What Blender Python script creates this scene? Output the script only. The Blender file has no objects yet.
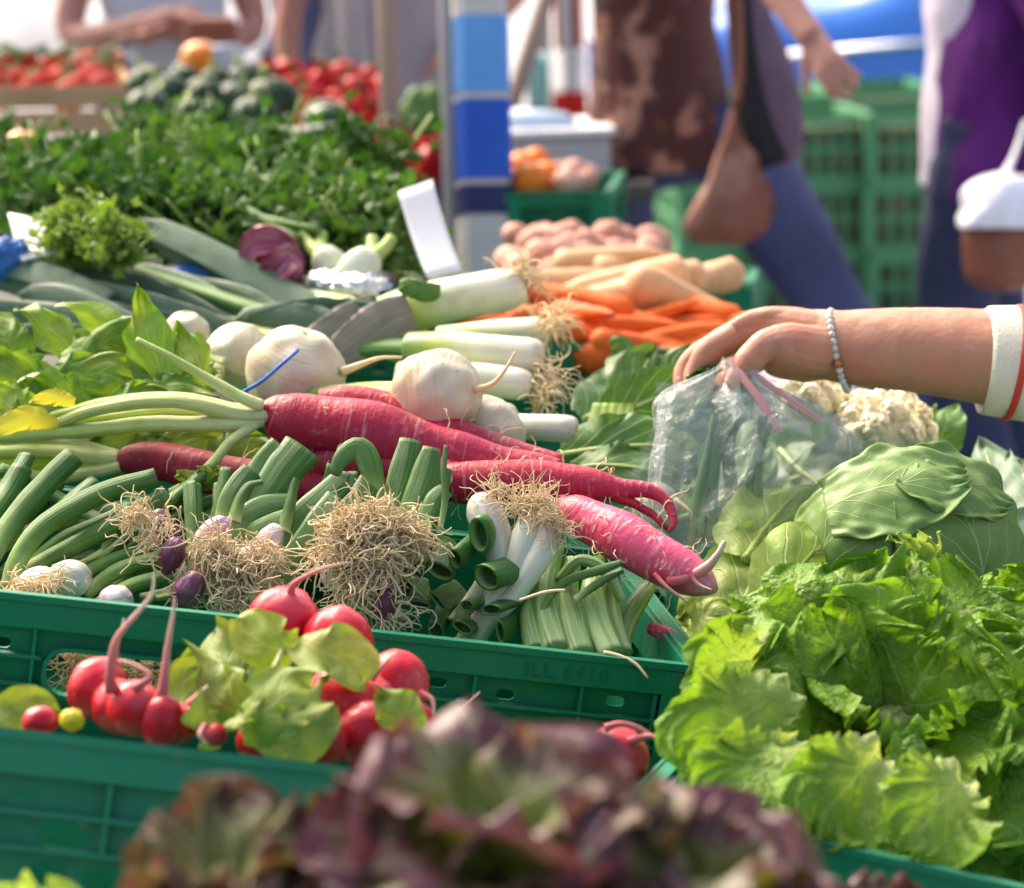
import bpy, math, random
import numpy as np
from mathutils import Vector, Matrix, noise
rnd = random.Random(11)
PI = math.pi
scene = bpy.context.scene
COL = scene.collection

# ---------------------------------------------------------------- camera and the tilted stall frame
FPX, PITCH, ROLL = 2500.0, math.radians(12), math.radians(2)
CAM = np.array([0, 0, 1.35])
FW = np.array([0, math.cos(PITCH), -math.sin(PITCH)])
_u = np.array([0, math.sin(PITCH), math.cos(PITCH)]); _r = np.array([1.0, 0, 0])
RT = _r * math.cos(ROLL) - _u * math.sin(ROLL)
UP = _u * math.cos(ROLL) + _r * math.sin(ROLL)

def P(x, y, z):
    """world point seen towards picture position (x, y) at depth z metres"""
    return CAM + (RT * (x - 512) / FPX - UP * (y - 444) / FPX + FW) * z

O0 = np.array([0.13622678, 1.91902423, 0.75883051])      # near right rim corner of the onion crate
TU = np.array([0.97647496, 0.11847444, -0.18016788])
TV = np.array([-0.1248869, 0.99186512, -0.02463406])
TN = np.cross(TU, TV)

def S(u, v, h=0.0):
    """point on the sloping stall: u along the crate front, v away, h above the crate rims"""
    return O0 + TU * u + TV * v + TN * h

def nrm(a):
    a = np.asarray(a, float); return a / (np.linalg.norm(a) + 1e-12)

# ---------------------------------------------------------------- objects
def tag(o, label=None, cat=None, group=None, kind=None):
    if label: o['label'] = label
    if cat: o['category'] = cat
    if group: o['group'] = group
    if kind: o['kind'] = kind
    return o

def thing(name, label, cat, loc=(0, 0, 0), group=None):
    o = bpy.data.objects.new(name, None); COL.objects.link(o)
    o.location = Vector(loc); o.empty_display_size = .05
    o['org'] = [float(c) for c in loc]
    return tag(o, label, cat, group)

def link(name, me, mats, parent=None):
    o = bpy.data.objects.new(name, me); COL.objects.link(o)
    for m in (mats if isinstance(mats, (list, tuple)) else [mats]):
        me.materials.append(m)
    if parent is not None: o.parent = parent
    return o

def copy_tree(o, parent=None):
    c = o.copy(); COL.objects.link(c)
    if parent is not None: c.parent = parent
    for ch in list(o.children): copy_tree(ch, c)
    return c

class MB:
    """collects grids and tubes, then links them as one mesh"""
    def __init__(s): s.v, s.f, s.a, s.b, s.m, s.n = [], [], [], [], [], 0
    def raw(s, V, F, A=None, B=None, m=0):
        V = np.asarray(V, float).reshape(-1, 3); k = len(V)
        s.v.append(V); s.f += [tuple(i + s.n for i in f) for f in F]
        s.a.append(np.zeros(k) if A is None else np.broadcast_to(np.asarray(A, float).ravel(), (k,)))
        s.b.append(np.zeros(k) if B is None else np.broadcast_to(np.asarray(B, float).ravel(), (k,)))
        s.m += [m] * len(F); s.n += k
    def grid(s, G, A, B, wrap=False, m=0, extra=(), xf=()):
        nu, nv = G.shape[:2]; F = []
        for i in range(nu - 1):
            for j in range(nv if wrap else nv - 1):
                k = (j + 1) % nv
                F.append((i * nv + j, i * nv + k, (i + 1) * nv + k, (i + 1) * nv + j))
        s.raw(np.concatenate([G.reshape(-1, 3)] + [np.asarray(e).reshape(1, 3) for e in extra]), F + list(xf),
              np.concatenate([A.ravel(), [A.ravel()[0]] * min(1, len(extra)), [A.ravel()[-1]] * max(0, len(extra) - 1)]),
              np.concatenate([B.ravel(), [0] * len(extra)]), m)
    def tube(s, pts, rad, k=10, m=0, rough=0.0, rs=40.0, flat=1.0, up=None, cap=True, cut=False, seed=0.0, a0=0.0, a1=1.0):
        pts = np.asarray(pts, float); n = len(pts); rad = np.broadcast_to(np.asarray(rad, float), (n,))
        T = np.gradient(pts, axis=0); T /= (np.linalg.norm(T, axis=1)[:, None] + 1e-12)
        h = np.array([0, 0, 1.0]) if up is None else np.asarray(up, float)
        if abs(T[0].dot(nrm(h))) > .95: h = np.array([1.0, 0.3, 0]) if up is None else np.array([.3, 1, .1])
        th = np.linspace(0, 2 * PI, k, endpoint=False)
        if cut:
            pts = np.concatenate([pts, [pts[-1]], [pts[-1] - T[-1] * rad[-1] * .55]])
            rad = np.concatenate([rad, [rad[-1] * .84], [rad[-1] * .7]]); T = np.concatenate([T, [T[-1]], [T[-1]]]); n += 2
        G = np.zeros((n, k, 3)); A = np.zeros((n, k)); X = None
        tt = np.linspace(a0, a1, n)
        for i in range(n):
            b = h if X is None else X
            X = nrm(b - T[i] * b.dot(T[i])); Y = np.cross(T[i], X)
            r = np.full(k, rad[i])
            if rough:
                for j in range(k):
                    q = pts[i] + (X * math.cos(th[j]) + Y * math.sin(th[j])) * rad[i]
                    r[j] *= 1 + rough * noise.noise(Vector(q * rs) + Vector((seed, 0, 0)))
            G[i] = pts[i] + np.outer(np.cos(th) * r * flat, X) + np.outer(np.sin(th) * r, Y)
            A[i] = tt[i]
        B = np.broadcast_to(th / (2 * PI), (n, k))
        ex, xf = [], []
        if cap:
            ex = [pts[0], pts[-1]]; c = n * k
            xf = [(c, (j + 1) % k, j) for j in range(k)] + [(c + 1, (n - 1) * k + j, (n - 1) * k + (j + 1) % k) for j in range(k)]
        s.grid(G, A, B, True, m, ex, xf)
    def ball(s, c, r, k=14, m=0, rough=0.0, rs=30.0, seed=0.0, axis=None, power=None):
        """ellipsoid; r scalar or (x, y, z) radii; axis re-aims its z"""
        r = np.broadcast_to(np.asarray(r, float), (3,)); n = k; kk = k * 2
        ph = np.linspace(0.02, PI - 0.02, n); th = np.linspace(0, 2 * PI, kk, endpoint=False)
        D = np.stack([np.outer(np.sin(ph), np.cos(th)), np.outer(np.sin(ph), np.sin(th)), np.outer(np.cos(ph), np.ones(kk))], -1)
        if rough:
            for i in range(n):
                for j in range(kk):
                    D[i, j] *= 1 + rough * noise.noise(Vector(D[i, j] * rs) + Vector((seed, seed * .7, 0)))
        D = D * r
        if axis is not None:
            z = nrm(axis); x = nrm(np.cross([.31, .9, .2], z)); y = np.cross(z, x)
            D = D @ np.stack([x, y, z])
        A = np.outer(np.linspace(0, 1, n), np.ones(kk)); B = np.outer(np.ones(n), th / (2 * PI))
        c = np.asarray(c, float); q = n * kk
        s.grid(c + D, A, B, True, m, [c + D[0].mean(0), c + D[-1].mean(0)],
               [(q, j, (j + 1) % kk) for j in range(kk)] + [(q + 1, (n - 1) * kk + (j + 1) % kk, (n - 1) * kk + j) for j in range(kk)])
    def core(s, c, r, seed=0):
        s.ball(c, (r, r * .8, r * .75), k=12, rough=.5, rs=4, seed=seed)
    def box(s, lo, hi, m=0, M=None):
        lo, hi = np.minimum(lo, hi), np.maximum(lo, hi)
        V = np.array([[(lo, hi)[i][0], (lo, hi)[j][1], (lo, hi)[k][2]] for i in (0, 1) for j in (0, 1) for k in (0, 1)], float)
        if M is not None: V = V @ np.asarray(M)[:3, :3].T + np.asarray(M)[:3, 3]
        s.raw(V, [(0, 1, 3, 2), (4, 6, 7, 5), (0, 4, 5, 1), (2, 3, 7, 6), (0, 2, 6, 4), (1, 5, 7, 3)], m=m)
    def mesh(s, name, org=None, smooth=True):
        me = bpy.data.meshes.new(name)
        V = np.concatenate(s.v) - (0 if org is None else np.asarray(org, float))
        me.from_pydata(V.tolist(), [], s.f)
        for nm, d in (('a', s.a), ('b', s.b)):
            me.attributes.new(nm, 'FLOAT', 'POINT').data.foreach_set('value', np.concatenate(d).astype(np.float32))
        me.polygons.foreach_set('material_index', s.m)
        me.polygons.foreach_set('use_smooth', [smooth] * len(s.f))
        me.update(); return me
    def build(s, name, mats, parent=None, smooth=True, bevel=0.0, solid=0.0):
        """a part; parent = its Empty or its part (its origin is the thing's base)"""
        org = None if parent is None else np.array(parent['org'])
        o = link(name, s.mesh(name, org, smooth), mats, parent)
        if parent is not None: o['org'] = [float(c) for c in parent['org']]
        if bevel: 
            md = o.modifiers.new('bevel', 'BEVEL'); md.width = bevel; md.segments = 2; md.limit_method = 'ANGLE'
        if solid:
            md = o.modifiers.new('thickness', 'SOLIDIFY'); md.thickness = solid
        return o
    def solo(s, name, mats, label, cat, group=None, smooth=True, bevel=0.0, kind=None, solid=0.0):
        V = np.concatenate(s.v); org = np.array([*(V.min(0) + V.max(0))[:2] / 2, V[:, 2].min()])
        o = link(name, s.mesh(name, org, smooth), mats); o.location = Vector(org); o['org'] = [float(c) for c in org]
        if bevel:
            md = o.modifiers.new('bevel', 'BEVEL'); md.width = bevel; md.segments = 2; md.limit_method = 'ANGLE'
        if solid:
            md = o.modifiers.new('thickness', 'SOLIDIFY'); md.thickness = solid
        return tag(o, label, cat, group, kind)

def fuse(mb, voxel, it=4, org=None):
    """one continuous skin over everything in mb"""
    me = mb.mesh('skin', org); o = bpy.data.objects.new('skin', me); COL.objects.link(o)
    r = o.modifiers.new('r', 'REMESH'); r.mode = 'VOXEL'; r.voxel_size = voxel; r.use_smooth_shade = True
    sm = o.modifiers.new('s', 'SMOOTH'); sm.factor = .5; sm.iterations = it
    dg = bpy.context.evaluated_depsgraph_get(); dg.update()
    out = bpy.data.meshes.new_from_object(o.evaluated_get(dg))
    bpy.data.objects.remove(o)
    out.polygons.foreach_set('use_smooth', [True] * len(out.polygons))
    return out

def spl(pts, n=20):
    """Catmull-Rom through pts (any columns)"""
    p = np.asarray(pts, float)
    if len(p) == 2: return p[0] + np.outer(np.linspace(0, 1, n), p[1] - p[0])
    d = np.concatenate([[0], np.cumsum(np.linalg.norm(np.diff(p[:, :3], axis=0), axis=1) + 1e-9)])
    q = np.concatenate([[2 * p[0] - p[1]], p, [2 * p[-1] - p[-2]]])
    out = []
    for s in np.linspace(0, d[-1], n):
        i = min(max(int(np.searchsorted(d, s)) - 1, 0), len(p) - 2)
        t = (s - d[i]) / (d[i + 1] - d[i] + 1e-12)
        a, b, c, e = q[i], q[i + 1], q[i + 2], q[i + 3]
        out.append(.5 * (2 * b + (c - a) * t + (2 * a - 5 * b + 4 * c - e) * t * t + (3 * b - a - 3 * c + e) * t ** 3))
    return np.array(out)

def pix(L):
    """[(x, y, Z, r_px)] -> world points and radii"""
    L = np.asarray(L, float)
    W = np.array([P(*q[:3]) for q in L])
    R = L[:, 3] * L[:, 2] / FPX if L.shape[1] > 3 else np.full(len(L), .001)
    return W, R

def ptube(mb, L, n=24, **kw):
    W, R = pix(L); q = spl(np.column_stack([W, R]), n)
    mb.tube(q[:, :3], np.maximum(q[:, 3], 1e-4), **kw)
    return q

def leaf(mb, spine, side, w, prof=None, nu=21, nv=30, cup=0.0, ruf=0.0, freq=9.0, frill=0.0, lobes=0.0, seed=0.0, m=0, pucker=0.0, sag=0.0, pk=40.0):
    """a leaf blade: spine points (world), side hint, half width w"""
    sp = spl(spine, nv); n = nv
    T = np.gradient(sp, axis=0); T /= np.linalg.norm(T, axis=1)[:, None] + 1e-12
    L = np.linalg.norm(np.diff(sp, axis=0), axis=1).sum()
    uu = np.linspace(-1, 1, nu); vv = np.linspace(0, 1, nv)
    if prof is None: prof = lambda v: math.sin(PI * min(1, .06 + .94 * v) ** .85) ** .7
    G = np.zeros((nv, nu, 3)); side = np.asarray(side, float)
    for i, v in enumerate(vv):
        X = nrm(side - T[i] * side.dot(T[i])); N = np.cross(X, T[i]); hw = w * max(prof(v), .004)
        for j, u in enumerate(uu):
            e = max(abs(u), ((v - .62) / .38) if v > .62 else 0)
            ph = math.atan2(u * w * 1.1, (v - .3) * L) * freq
            s1 = math.sin(ph + seed * 3.1 + 1.3 * math.sin(ph * .37 + seed)); s2 = math.sin(ph * 2.3 + seed * 1.7)
            k = 1 + lobes * e * e * math.sin(ph * .9 + seed * 5) + frill * e ** 4 * (.6 * math.sin(ph * 1.9 + seed) + 1.2 * noise.noise(Vector((ph * 3.1, seed, 1.7))))
            x = u * hw * k
            c = cup
            if abs(c) > 1e-3: ox, oz = hw * k * math.sin(u * c) / c, hw * k * (1 - math.cos(u * c)) / c
            else: ox, oz = x, 0
            s3 = noise.noise(Vector((ph * .9, seed * 4.1, .3)))
            d = ruf * ((e ** 2) * (.7 * s1 + .9 * s3) + .5 * e ** 4 * s2 + .13 * e ** 6 * math.sin(ph * 3.1 + seed * 2)) * min(1, v * 2.5)
            q = sp[i] + X * ox + N * (oz + d) + T[i] * (ruf * .4 * e ** 3 * math.cos(ph * 1.3 + seed))
            if pucker:
                q = q + N * pucker * noise.noise(Vector((u * w * pk + seed * 3, v * L * pk, seed)))
            G[i, j] = q - np.array([0, 0, sag * e * e])
    mb.grid(G, np.outer(vv, np.ones(nu)), np.outer(np.ones(nv), uu), False, m)

def pleaf(mb, L, wpx, tilt=0.0, **kw):
    """leaf along picture points; tilt turns the blade about its spine away from facing the viewer"""
    W, _ = pix([tuple(q[:3]) + (1,) for q in L]); Z = np.mean([q[2] for q in L])
    t = nrm(W[-1] - W[0]); vw = nrm(W.mean(0) - CAM)
    s = nrm(np.cross(t, vw)); n = np.cross(s, t)
    leaf(mb, W, s * math.cos(tilt) + n * math.sin(tilt), wpx * Z / FPX, **kw)

def tuft(mb, c, d, n, length, spread=.7, curl=.5, r=.0008, droop=.5, size=.008, seed=1, steps=9, m=0):
    """a tangle of thin roots growing from c towards d"""
    R = random.Random(seed); c = np.asarray(c, float); d = nrm(d)
    for _ in range(n):
        v = nrm(d + spread * np.array([R.gauss(0, 1), R.gauss(0, 1), R.gauss(0, 1)]))
        p = c + size * np.array([R.gauss(0, .6), R.gauss(0, .6), R.gauss(0, .6)]); pts = [p]
        l = length * R.uniform(.5, 1.25) / steps; w = np.array([R.gauss(0, 1), R.gauss(0, 1), R.gauss(0, 1)])
        for k in range(steps):
            w = w * .7 + .7 * np.array([R.gauss(0, 1), R.gauss(0, 1), R.gauss(0, 1)])
            v = nrm(v + curl * w * .55 + np.array([0, 0, -droop * .22])); p = p + v * l; pts.append(p)
        rr = r * R.uniform(.6, 1.25)
        mb.tube(spl(pts, steps * 2), np.linspace(rr, rr * .5, steps * 2), k=4, m=m, cap=False)
# ---------------------------------------------------------------- materials
def mat(name, col=(.5, .5, .5), rough=.5, stops=None, wob=0.0, mott=(), bump=None, trans=0.0, tcol=None, veins=None,
        spec=.3, streak=None, coat=0.0, metal=0.0, sss=0.0, alpha=1.0, edge=None, ridge=None):
    m = bpy.data.materials.new(name); m.use_nodes = True
    N, Lk = m.node_tree.nodes, m.node_tree.links
    bs = N['Principled BSDF']; out = N['Material Output']
    def nd(t, **kw):
        n = N.new(t)
        for k, v in kw.items(): setattr(n, k, v)
        return n
    def val(x): return x
    def math_(op, a, b=None, c=None):
        n = nd('ShaderNodeMath', operation=op)
        for i, x in enumerate((a, b, c)):
            if x is None: continue
            if isinstance(x, (int, float)): n.inputs[i].default_value = x
            else: Lk.new(x, n.inputs[i])
        return n.outputs[0]
    def mix(fac, a, b, typ='MIX'):
        n = nd('ShaderNodeMix', data_type='RGBA', blend_type=typ)
        for i, x in ((0, fac), (6, a), (7, b)):
            if isinstance(x, (int, float)): n.inputs[i].default_value = x
            elif isinstance(x, tuple): n.inputs[i].default_value = (*x, 1)
            else: Lk.new(x, n.inputs[i])
        return n.outputs[2]
    def ramp(fac, stops, interp='LINEAR'):
        n = nd('ShaderNodeValToRGB'); Lk.new(fac, n.inputs[0]); cr = n.color_ramp; cr.interpolation = interp
        while len(cr.elements) < len(stops): cr.elements.new(.5)
        for e, (p, c) in zip(cr.elements, stops): e.position = p; e.color = (*c, 1)
        return n.outputs[0]
    def smooth(x, lo, hi):
        n = nd('ShaderNodeMapRange', interpolation_type='SMOOTHSTEP'); Lk.new(x, n.inputs[0])
        n.inputs[1].default_value = lo; n.inputs[2].default_value = hi
        return n.outputs[0]
    tc = nd('ShaderNodeTexCoord'); oi = nd('ShaderNodeObjectInfo')
    vm = nd('ShaderNodeVectorMath', operation='MULTIPLY_ADD'); Lk.new(oi.outputs['Random'], vm.inputs[0])
    vm.inputs[1].default_value = (7.3, 5.1, 3.7); Lk.new(tc.outputs['Object'], vm.inputs[2]); OBJ = vm.outputs[0]
    def noi(scale, det=3.0, vec=None, rg=.55, dist=0.0):
        n = nd('ShaderNodeTexNoise'); n.inputs['Scale'].default_value = scale; n.inputs['Detail'].default_value = det
        n.inputs['Roughness'].default_value = rg; n.inputs['Distortion'].default_value = dist
        Lk.new(OBJ if vec is None else vec, n.inputs['Vector']); return n.outputs['Fac']
    at = nd('ShaderNodeAttribute', attribute_name='a').outputs['Fac']
    bt = nd('ShaderNodeAttribute', attribute_name='b').outputs['Fac']
    C = col; H = None
    if stops:
        f = at
        if wob: f = math_('ADD', at, math_('MULTIPLY', math_('SUBTRACT', noi(60), .5), wob))
        C = ramp(f, stops)
    if edge:          # colour towards the leaf rim: (colour, lo, hi)
        e = math_('MAXIMUM', math_('ABSOLUTE', bt), math_('MULTIPLY', math_('SUBTRACT', at, .5), 2.0))
        e = math_('ADD', e, math_('MULTIPLY', math_('SUBTRACT', noi(22), .5), .9))
        C = mix(smooth(e, edge[1], edge[2]), C, edge[0])
    for c, sc, lo, hi, amt in mott:
        C = mix(math_('MULTIPLY', smooth(noi(sc, 4.0), lo, hi), amt), C, c)
    if streak:        # (colour, along, around, lo, hi, amount): streaks in the tube's own coordinates
        cv = nd('ShaderNodeCombineXYZ')
        Lk.new(math_('MULTIPLY', at, streak[1]), cv.inputs[0])
        Lk.new(math_('MULTIPLY', math_('ABSOLUTE', math_('SUBTRACT', bt, .5)), streak[2]), cv.inputs[1])
        Lk.new(math_('MULTIPLY', oi.outputs['Random'], 9.0), cv.inputs[2])
        s = noi(1.0, 4.0, cv.outputs[0])
        C = mix(math_('MULTIPLY', smooth(s, streak[3], streak[4]), streak[5]), C, streak[0])
        H = s
    if veins:         # (colour, count, slope, width, midrib width, amount)
        vc, nvn, sl, wd, mw, am = veins
        au = math_('ABSOLUTE', bt)
        wv = math_('MULTIPLY', math_('SUBTRACT', noi(18, 2.0), .5), .8)
        k = math_('ADD', math_('SUBTRACT', math_('MULTIPLY', at, nvn), math_('MULTIPLY', math_('POWER', au, .8), sl)), wv)
        tri = math_('ABSOLUTE', math_('SUBTRACT', math_('FRACT', k), .5))
        wid = math_('MULTIPLY', math_('SUBTRACT', 1.15, au), wd)
        vm_ = math_('SUBTRACT', 1.0, smooth(math_('DIVIDE', tri, wid), .35, 1.0))
        md = math_('SUBTRACT', 1.0, smooth(math_('DIVIDE', au, math_('MULTIPLY', math_('SUBTRACT', 1.12, at), mw)), .6, 1.0))
        fine = nd('ShaderNodeTexVoronoi', feature='DISTANCE_TO_EDGE'); fine.inputs['Scale'].default_value = 130
        Lk.new(OBJ, fine.inputs['Vector'])
        fv = math_('MULTIPLY', math_('SUBTRACT', 1.0, smooth(fine.outputs['Distance'], 0.0, .12)), .13)
        allv = math_('MAXIMUM', math_('MAXIMUM', vm_, md), fv)
        C = mix(math_('MULTIPLY', allv, am), C, vc); H = math_('MAXIMUM', vm_, md)
    if ridge:         # ribs round the tube
        H = math_('SINE', math_('MULTIPLY', bt, 2 * PI * ridge))
    # object to object variation
    hs = nd('ShaderNodeHueSaturation'); hs.inputs['Saturation'].default_value = 1.0
    Lk.new(math_('ADD', math_('MULTIPLY', oi.outputs['Random'], .22), .89), hs.inputs['Value'])
    if isinstance(C, tuple): hs.inputs['Color'].default_value = (*C, 1)
    else: Lk.new(C, hs.inputs['Color'])
    C = hs.outputs[0]
    Lk.new(C, bs.inputs['Base Color'])
    bs.inputs['Specular IOR Level'].default_value = spec; bs.inputs['Metallic'].default_value = metal
    bs.inputs['Coat Weight'].default_value = coat; bs.inputs['Coat Roughness'].default_value = .15
    if isinstance(rough, tuple):
        rr = nd('ShaderNodeMapRange'); Lk.new(noi(25), rr.inputs[0]); rr.inputs[1].default_value = .3; rr.inputs[2].default_value = .7
        rr.inputs[3].default_value = rough[0]; rr.inputs[4].default_value = rough[1]; Lk.new(rr.outputs[0], bs.inputs['Roughness'])
    else: bs.inputs['Roughness'].default_value = rough
    if sss:
        bs.inputs['Subsurface Weight'].default_value = sss; bs.inputs['Subsurface Radius'].default_value = (.012, .005, .003); bs.inputs['Subsurface Scale'].default_value = .6
    prev = None
    if bump:          # (scale, strength)
        b = nd('ShaderNodeBump'); b.inputs['Strength'].default_value = bump[1]; b.inputs['Distance'].default_value = .004 if len(bump) < 3 else bump[2]
        Lk.new(noi(bump[0], 4.0), b.inputs['Height']); prev = b.outputs[0]
    if H is not None:
        b = nd('ShaderNodeBump'); b.inputs['Strength'].default_value = .5; b.inputs['Distance'].default_value = .0018
        Lk.new(H, b.inputs['Height'])
        if prev is not None: Lk.new(prev, b.inputs['Normal'])
        prev = b.outputs[0]
    if prev is not None: Lk.new(prev, bs.inputs['Normal'])
    sh = bs.outputs[0]
    if trans:
        tr = nd('ShaderNodeBsdfTranslucent')
        t2 = mix(1.0, C, tcol or (1.5, 1.5, .7), 'MULTIPLY'); Lk.new(t2, tr.inputs['Color'])
        if prev is not None: Lk.new(prev, tr.inputs['Normal'])
        mx = nd('ShaderNodeMixShader'); mx.inputs[0].default_value = trans
        Lk.new(sh, mx.inputs[1]); Lk.new(tr.outputs[0], mx.inputs[2]); sh = mx.outputs[0]
    if alpha < 1:
        tp = nd('ShaderNodeBsdfTransparent'); mx = nd('ShaderNodeMixShader')
        lw = nd('ShaderNodeLayerWeight'); lw.inputs[0].default_value = .35
        f = math_('ADD', math_('MULTIPLY', lw.outputs['Facing'], .55), math_('ADD', alpha - .12, math_('MULTIPLY', noi(18), .22)))
        f = math_('MINIMUM', f, 1.0)
        Lk.new(f, mx.inputs[0]); Lk.new(tp.outputs[0], mx.inputs[1]); Lk.new(sh, mx.inputs[2]); sh = mx.outputs[0]
    Lk.new(sh, out.inputs['Surface'])
    return m

M = {}
M['crate'] = mat('green_plastic', (.005, .18, .082), (.32, .55), mott=[((.015, .20, .10), 9, .42, .75, .8), ((.003, .10, .05), 5, .5, .75, .6), ((.14, .16, .11), 60, .60, .78, .45), ((.09, .075, .05), 14, .62, .78, .5)], bump=(160, .12), spec=.35)
M['emboss'] = mat('raised_plastic', (.006, .15, .078), .4)
M['lattice'] = mat('faded_green_plastic', (.07, .26, .11), .55, mott=[((.06, .24, .11), 6, .4, .8, .6)])
M['longrad'] = mat('red_radish_skin', (.40, .012, .04), (.38, .62), stops=[(0, (.30, .010, .03)), (.25, (.43, .014, .04)), (.8, (.47, .03, .075)), (1, (.42, .05, .07))],
                   mott=[((.22, .008, .025), 26, .48, .75, .7), ((.62, .16, .2), 120, .58, .74, .6), ((.30, .14, .08), 17, .60, .74, .55)], streak=((.64, .26, .27), 60, 3, .57, .70, .75), bump=(110, .4), sss=.03)
M['pinkrad'] = mat('pink_radish_skin', (.6, .06, .14), (.28, .45), stops=[(0, (.42, .015, .05)), (.3, (.58, .05, .13)), (.8, (.62, .09, .17)), (1, (.7, .3, .33))],
                   mott=[((.74, .34, .38), 110, .56, .76, .55), ((.38, .012, .045), 35, .5, .75, .7)], streak=((.80, .46, .48), 34, 8, .54, .70, .75), bump=(80, .3), sss=.06)
M['darkrad'] = mat('dull_red_radish_skin', (.30, .014, .03), .55, mott=[((.16, .012, .03), 30, .48, .72, .7), ((.4, .12, .12), 120, .58, .74, .5), ((.24, .12, .07), 18, .58, .72, .55)], streak=((.5, .2, .2), 60, 3, .58, .70, .6), bump=(90, .25))
M['radtail'] = mat('radish_rootlet', (.5, .1, .12), .5, stops=[(0, (.5, .06, .09)), (.5, (.62, .25, .22)), (1, (.62, .5, .38))])
M['cutwhite'] = mat('cut_radish_flesh', (.72, .66, .6), .5, mott=[((.55, .35, .35), 120, .5, .7, .5)])
M['radish'] = mat('round_radish_skin', (.55, .012, .03), (.22, .38), stops=[(0, (.30, .03, .03)), (.08, (.48, .008, .018)), (.7, (.52, .010, .024)), (1, (.62, .10, .12))], mott=[((.42, .008, .02), 40, .5, .7, .5), ((.75, .3, .3), 130, .62, .75, .5), ((.26, .10, .05), 30, .62, .76, .5)], bump=(120, .2), sss=.05)
M['stalk'] = mat('pale_green_stalk', (.45, .52, .16), .42, stops=[(0, (.60, .62, .30)), (.5, (.42, .50, .14)), (1, (.26, .40, .07))], mott=[((.28, .40, .08), 60, .5, .7, .4)], streak=((.62, .64, .32), 2, 18, .5, .7, .5), trans=.1)
M['radleaf'] = mat('radish_leaf', (.13, .25, .025), (.35, .5), mott=[((.30, .33, .03), 16, .48, .7, .7), ((.08, .18, .02), 40, .5, .7, .5)], veins=((.32, .42, .10), 7, 2.4, .10, .05, .5), trans=.32, bump=(110, .35))
M['bunchleaf'] = mat('small_radish_leaf', (.20, .28, .04), .45, mott=[((.36, .37, .06), 22, .45, .7, .7), ((.10, .20, .03), 55, .5, .7, .5)], veins=((.38, .44, .13), 5, 2.0, .10, .07, .45), trans=.3, bump=(90, .3))
M['yellowleaf'] = mat('yellowed_leaf', (.42, .38, .05), .45, mott=[((.30, .35, .05), 30, .5, .7, .5)], trans=.3)
M['turnip'] = mat('white_turnip_skin', (.52, .46, .33), (.35, .5), stops=[(0, (.42, .44, .23)), (.1, (.53, .49, .35)), (1, (.48, .40, .27))], mott=[((.38, .24, .10), 16, .5, .72, .75), ((.60, .57, .46), 34, .5, .7, .6), ((.30, .18, .08), 95, .62, .76, .6)], streak=((.38, .26, .13), 40, 2, .6, .72, .5), bump=(60, .2), sss=.06)
M['bulb'] = mat('white_onion_skin', (.65, .64, .56), .32, stops=[(0, (.52, .44, .32)), (.15, (.66, .65, .57)), (.65, (.55, .60, .40)), (1, (.30, .45, .12))], streak=((.60, .66, .42), 2, 22, .5, .7, .5), sss=.08, coat=.2)
M['purple'] = mat('purple_onion_skin', (.12, .025, .06), .4, mott=[((.32, .10, .20), 40, .5, .7, .7), ((.06, .01, .03), 25, .5, .7, .6)], streak=((.55, .4, .45), 2, 20, .58, .7, .6), coat=.2)
M['pinkbulb'] = mat('pink_white_onion_skin', (.72, .62, .60), .35, mott=[((.40, .12, .26), 30, .48, .66, .8)], streak=((.45, .15, .3), 2, 20, .55, .7, .6))
M['root'] = mat('dry_root', (.82, .66, .41), .7, mott=[((.84, .70, .46), 60, .45, .65, .8), ((.64, .45, .24), 35, .55, .72, .45)], trans=.2, tcol=(1, 1, 1))
M['scallion'] = mat('onion_green', (.08, .19, .03), (.32, .48), stops=[(0, (.58, .62, .30)), (.14, (.24, .38, .09)), (.4, (.07, .17, .026)), (.97, (.04, .125, .02)), (1, (.03, .08, .015))], wob=.08,
                    streak=((.15, .28, .075), 1.5, 40, .48, .7, .6), mott=[((.03, .10, .015), 26, .5, .7, .5), ((.26, .32, .20), 60, .62, .76, .3)], trans=.06)
M['darkscallion'] = mat('dark_onion_green', (.035, .13, .02), .38, stops=[(0, (.05, .16, .03)), (.93, (.03, .12, .018)), (.96, (.16, .30, .06)), (1, (.02, .06, .01))], streak=((.09, .22, .05), 1.5, 30, .5, .7, .5))
M['palescallion'] = mat('pale_onion_stem', (.30, .44, .14), .36, stops=[(0, (.16, .30, .06)), (.5, (.32, .46, .14)), (1, (.42, .54, .22))], streak=((.10, .22, .05), 1.2, 26, .46, .62, .8), trans=.06)
M['leekwhite'] = mat('leek_shaft', (.6, .6, .5), .38, mott=[((.42, .34, .2), 30, .58, .74, .5)], stops=[(0, (.50, .43, .30)), (.06, (.60, .57, .47)), (.5, (.56, .57, .38)), (.72, (.42, .50, .10)), (1, (.16, .28, .06))], wob=.25, streak=((.62, .66, .42), 1.5, 20, .5, .7, .5), coat=.15)
M['leekleaf'] = mat('leek_leaf', (.085, .15, .085), .45, mott=[((.12, .20, .12), 18, .45, .7, .7), ((.035, .07, .035), 30, .5, .7, .5)], streak=((.16, .22, .16), 1.5, 30, .5, .7, .5))
M['leekgreen'] = mat('leek_green', (.09, .20, .035), .42, streak=((.22, .36, .10), 1.5, 26, .45, .7, .7))
M['leekcut'] = mat('dried_leek_leaf', (.26, .22, .165), .6, streak=((.42, .38, .34), 1.5, 30, .45, .7, .8), mott=[((.16, .16, .12), 40, .5, .7, .5)])
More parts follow.
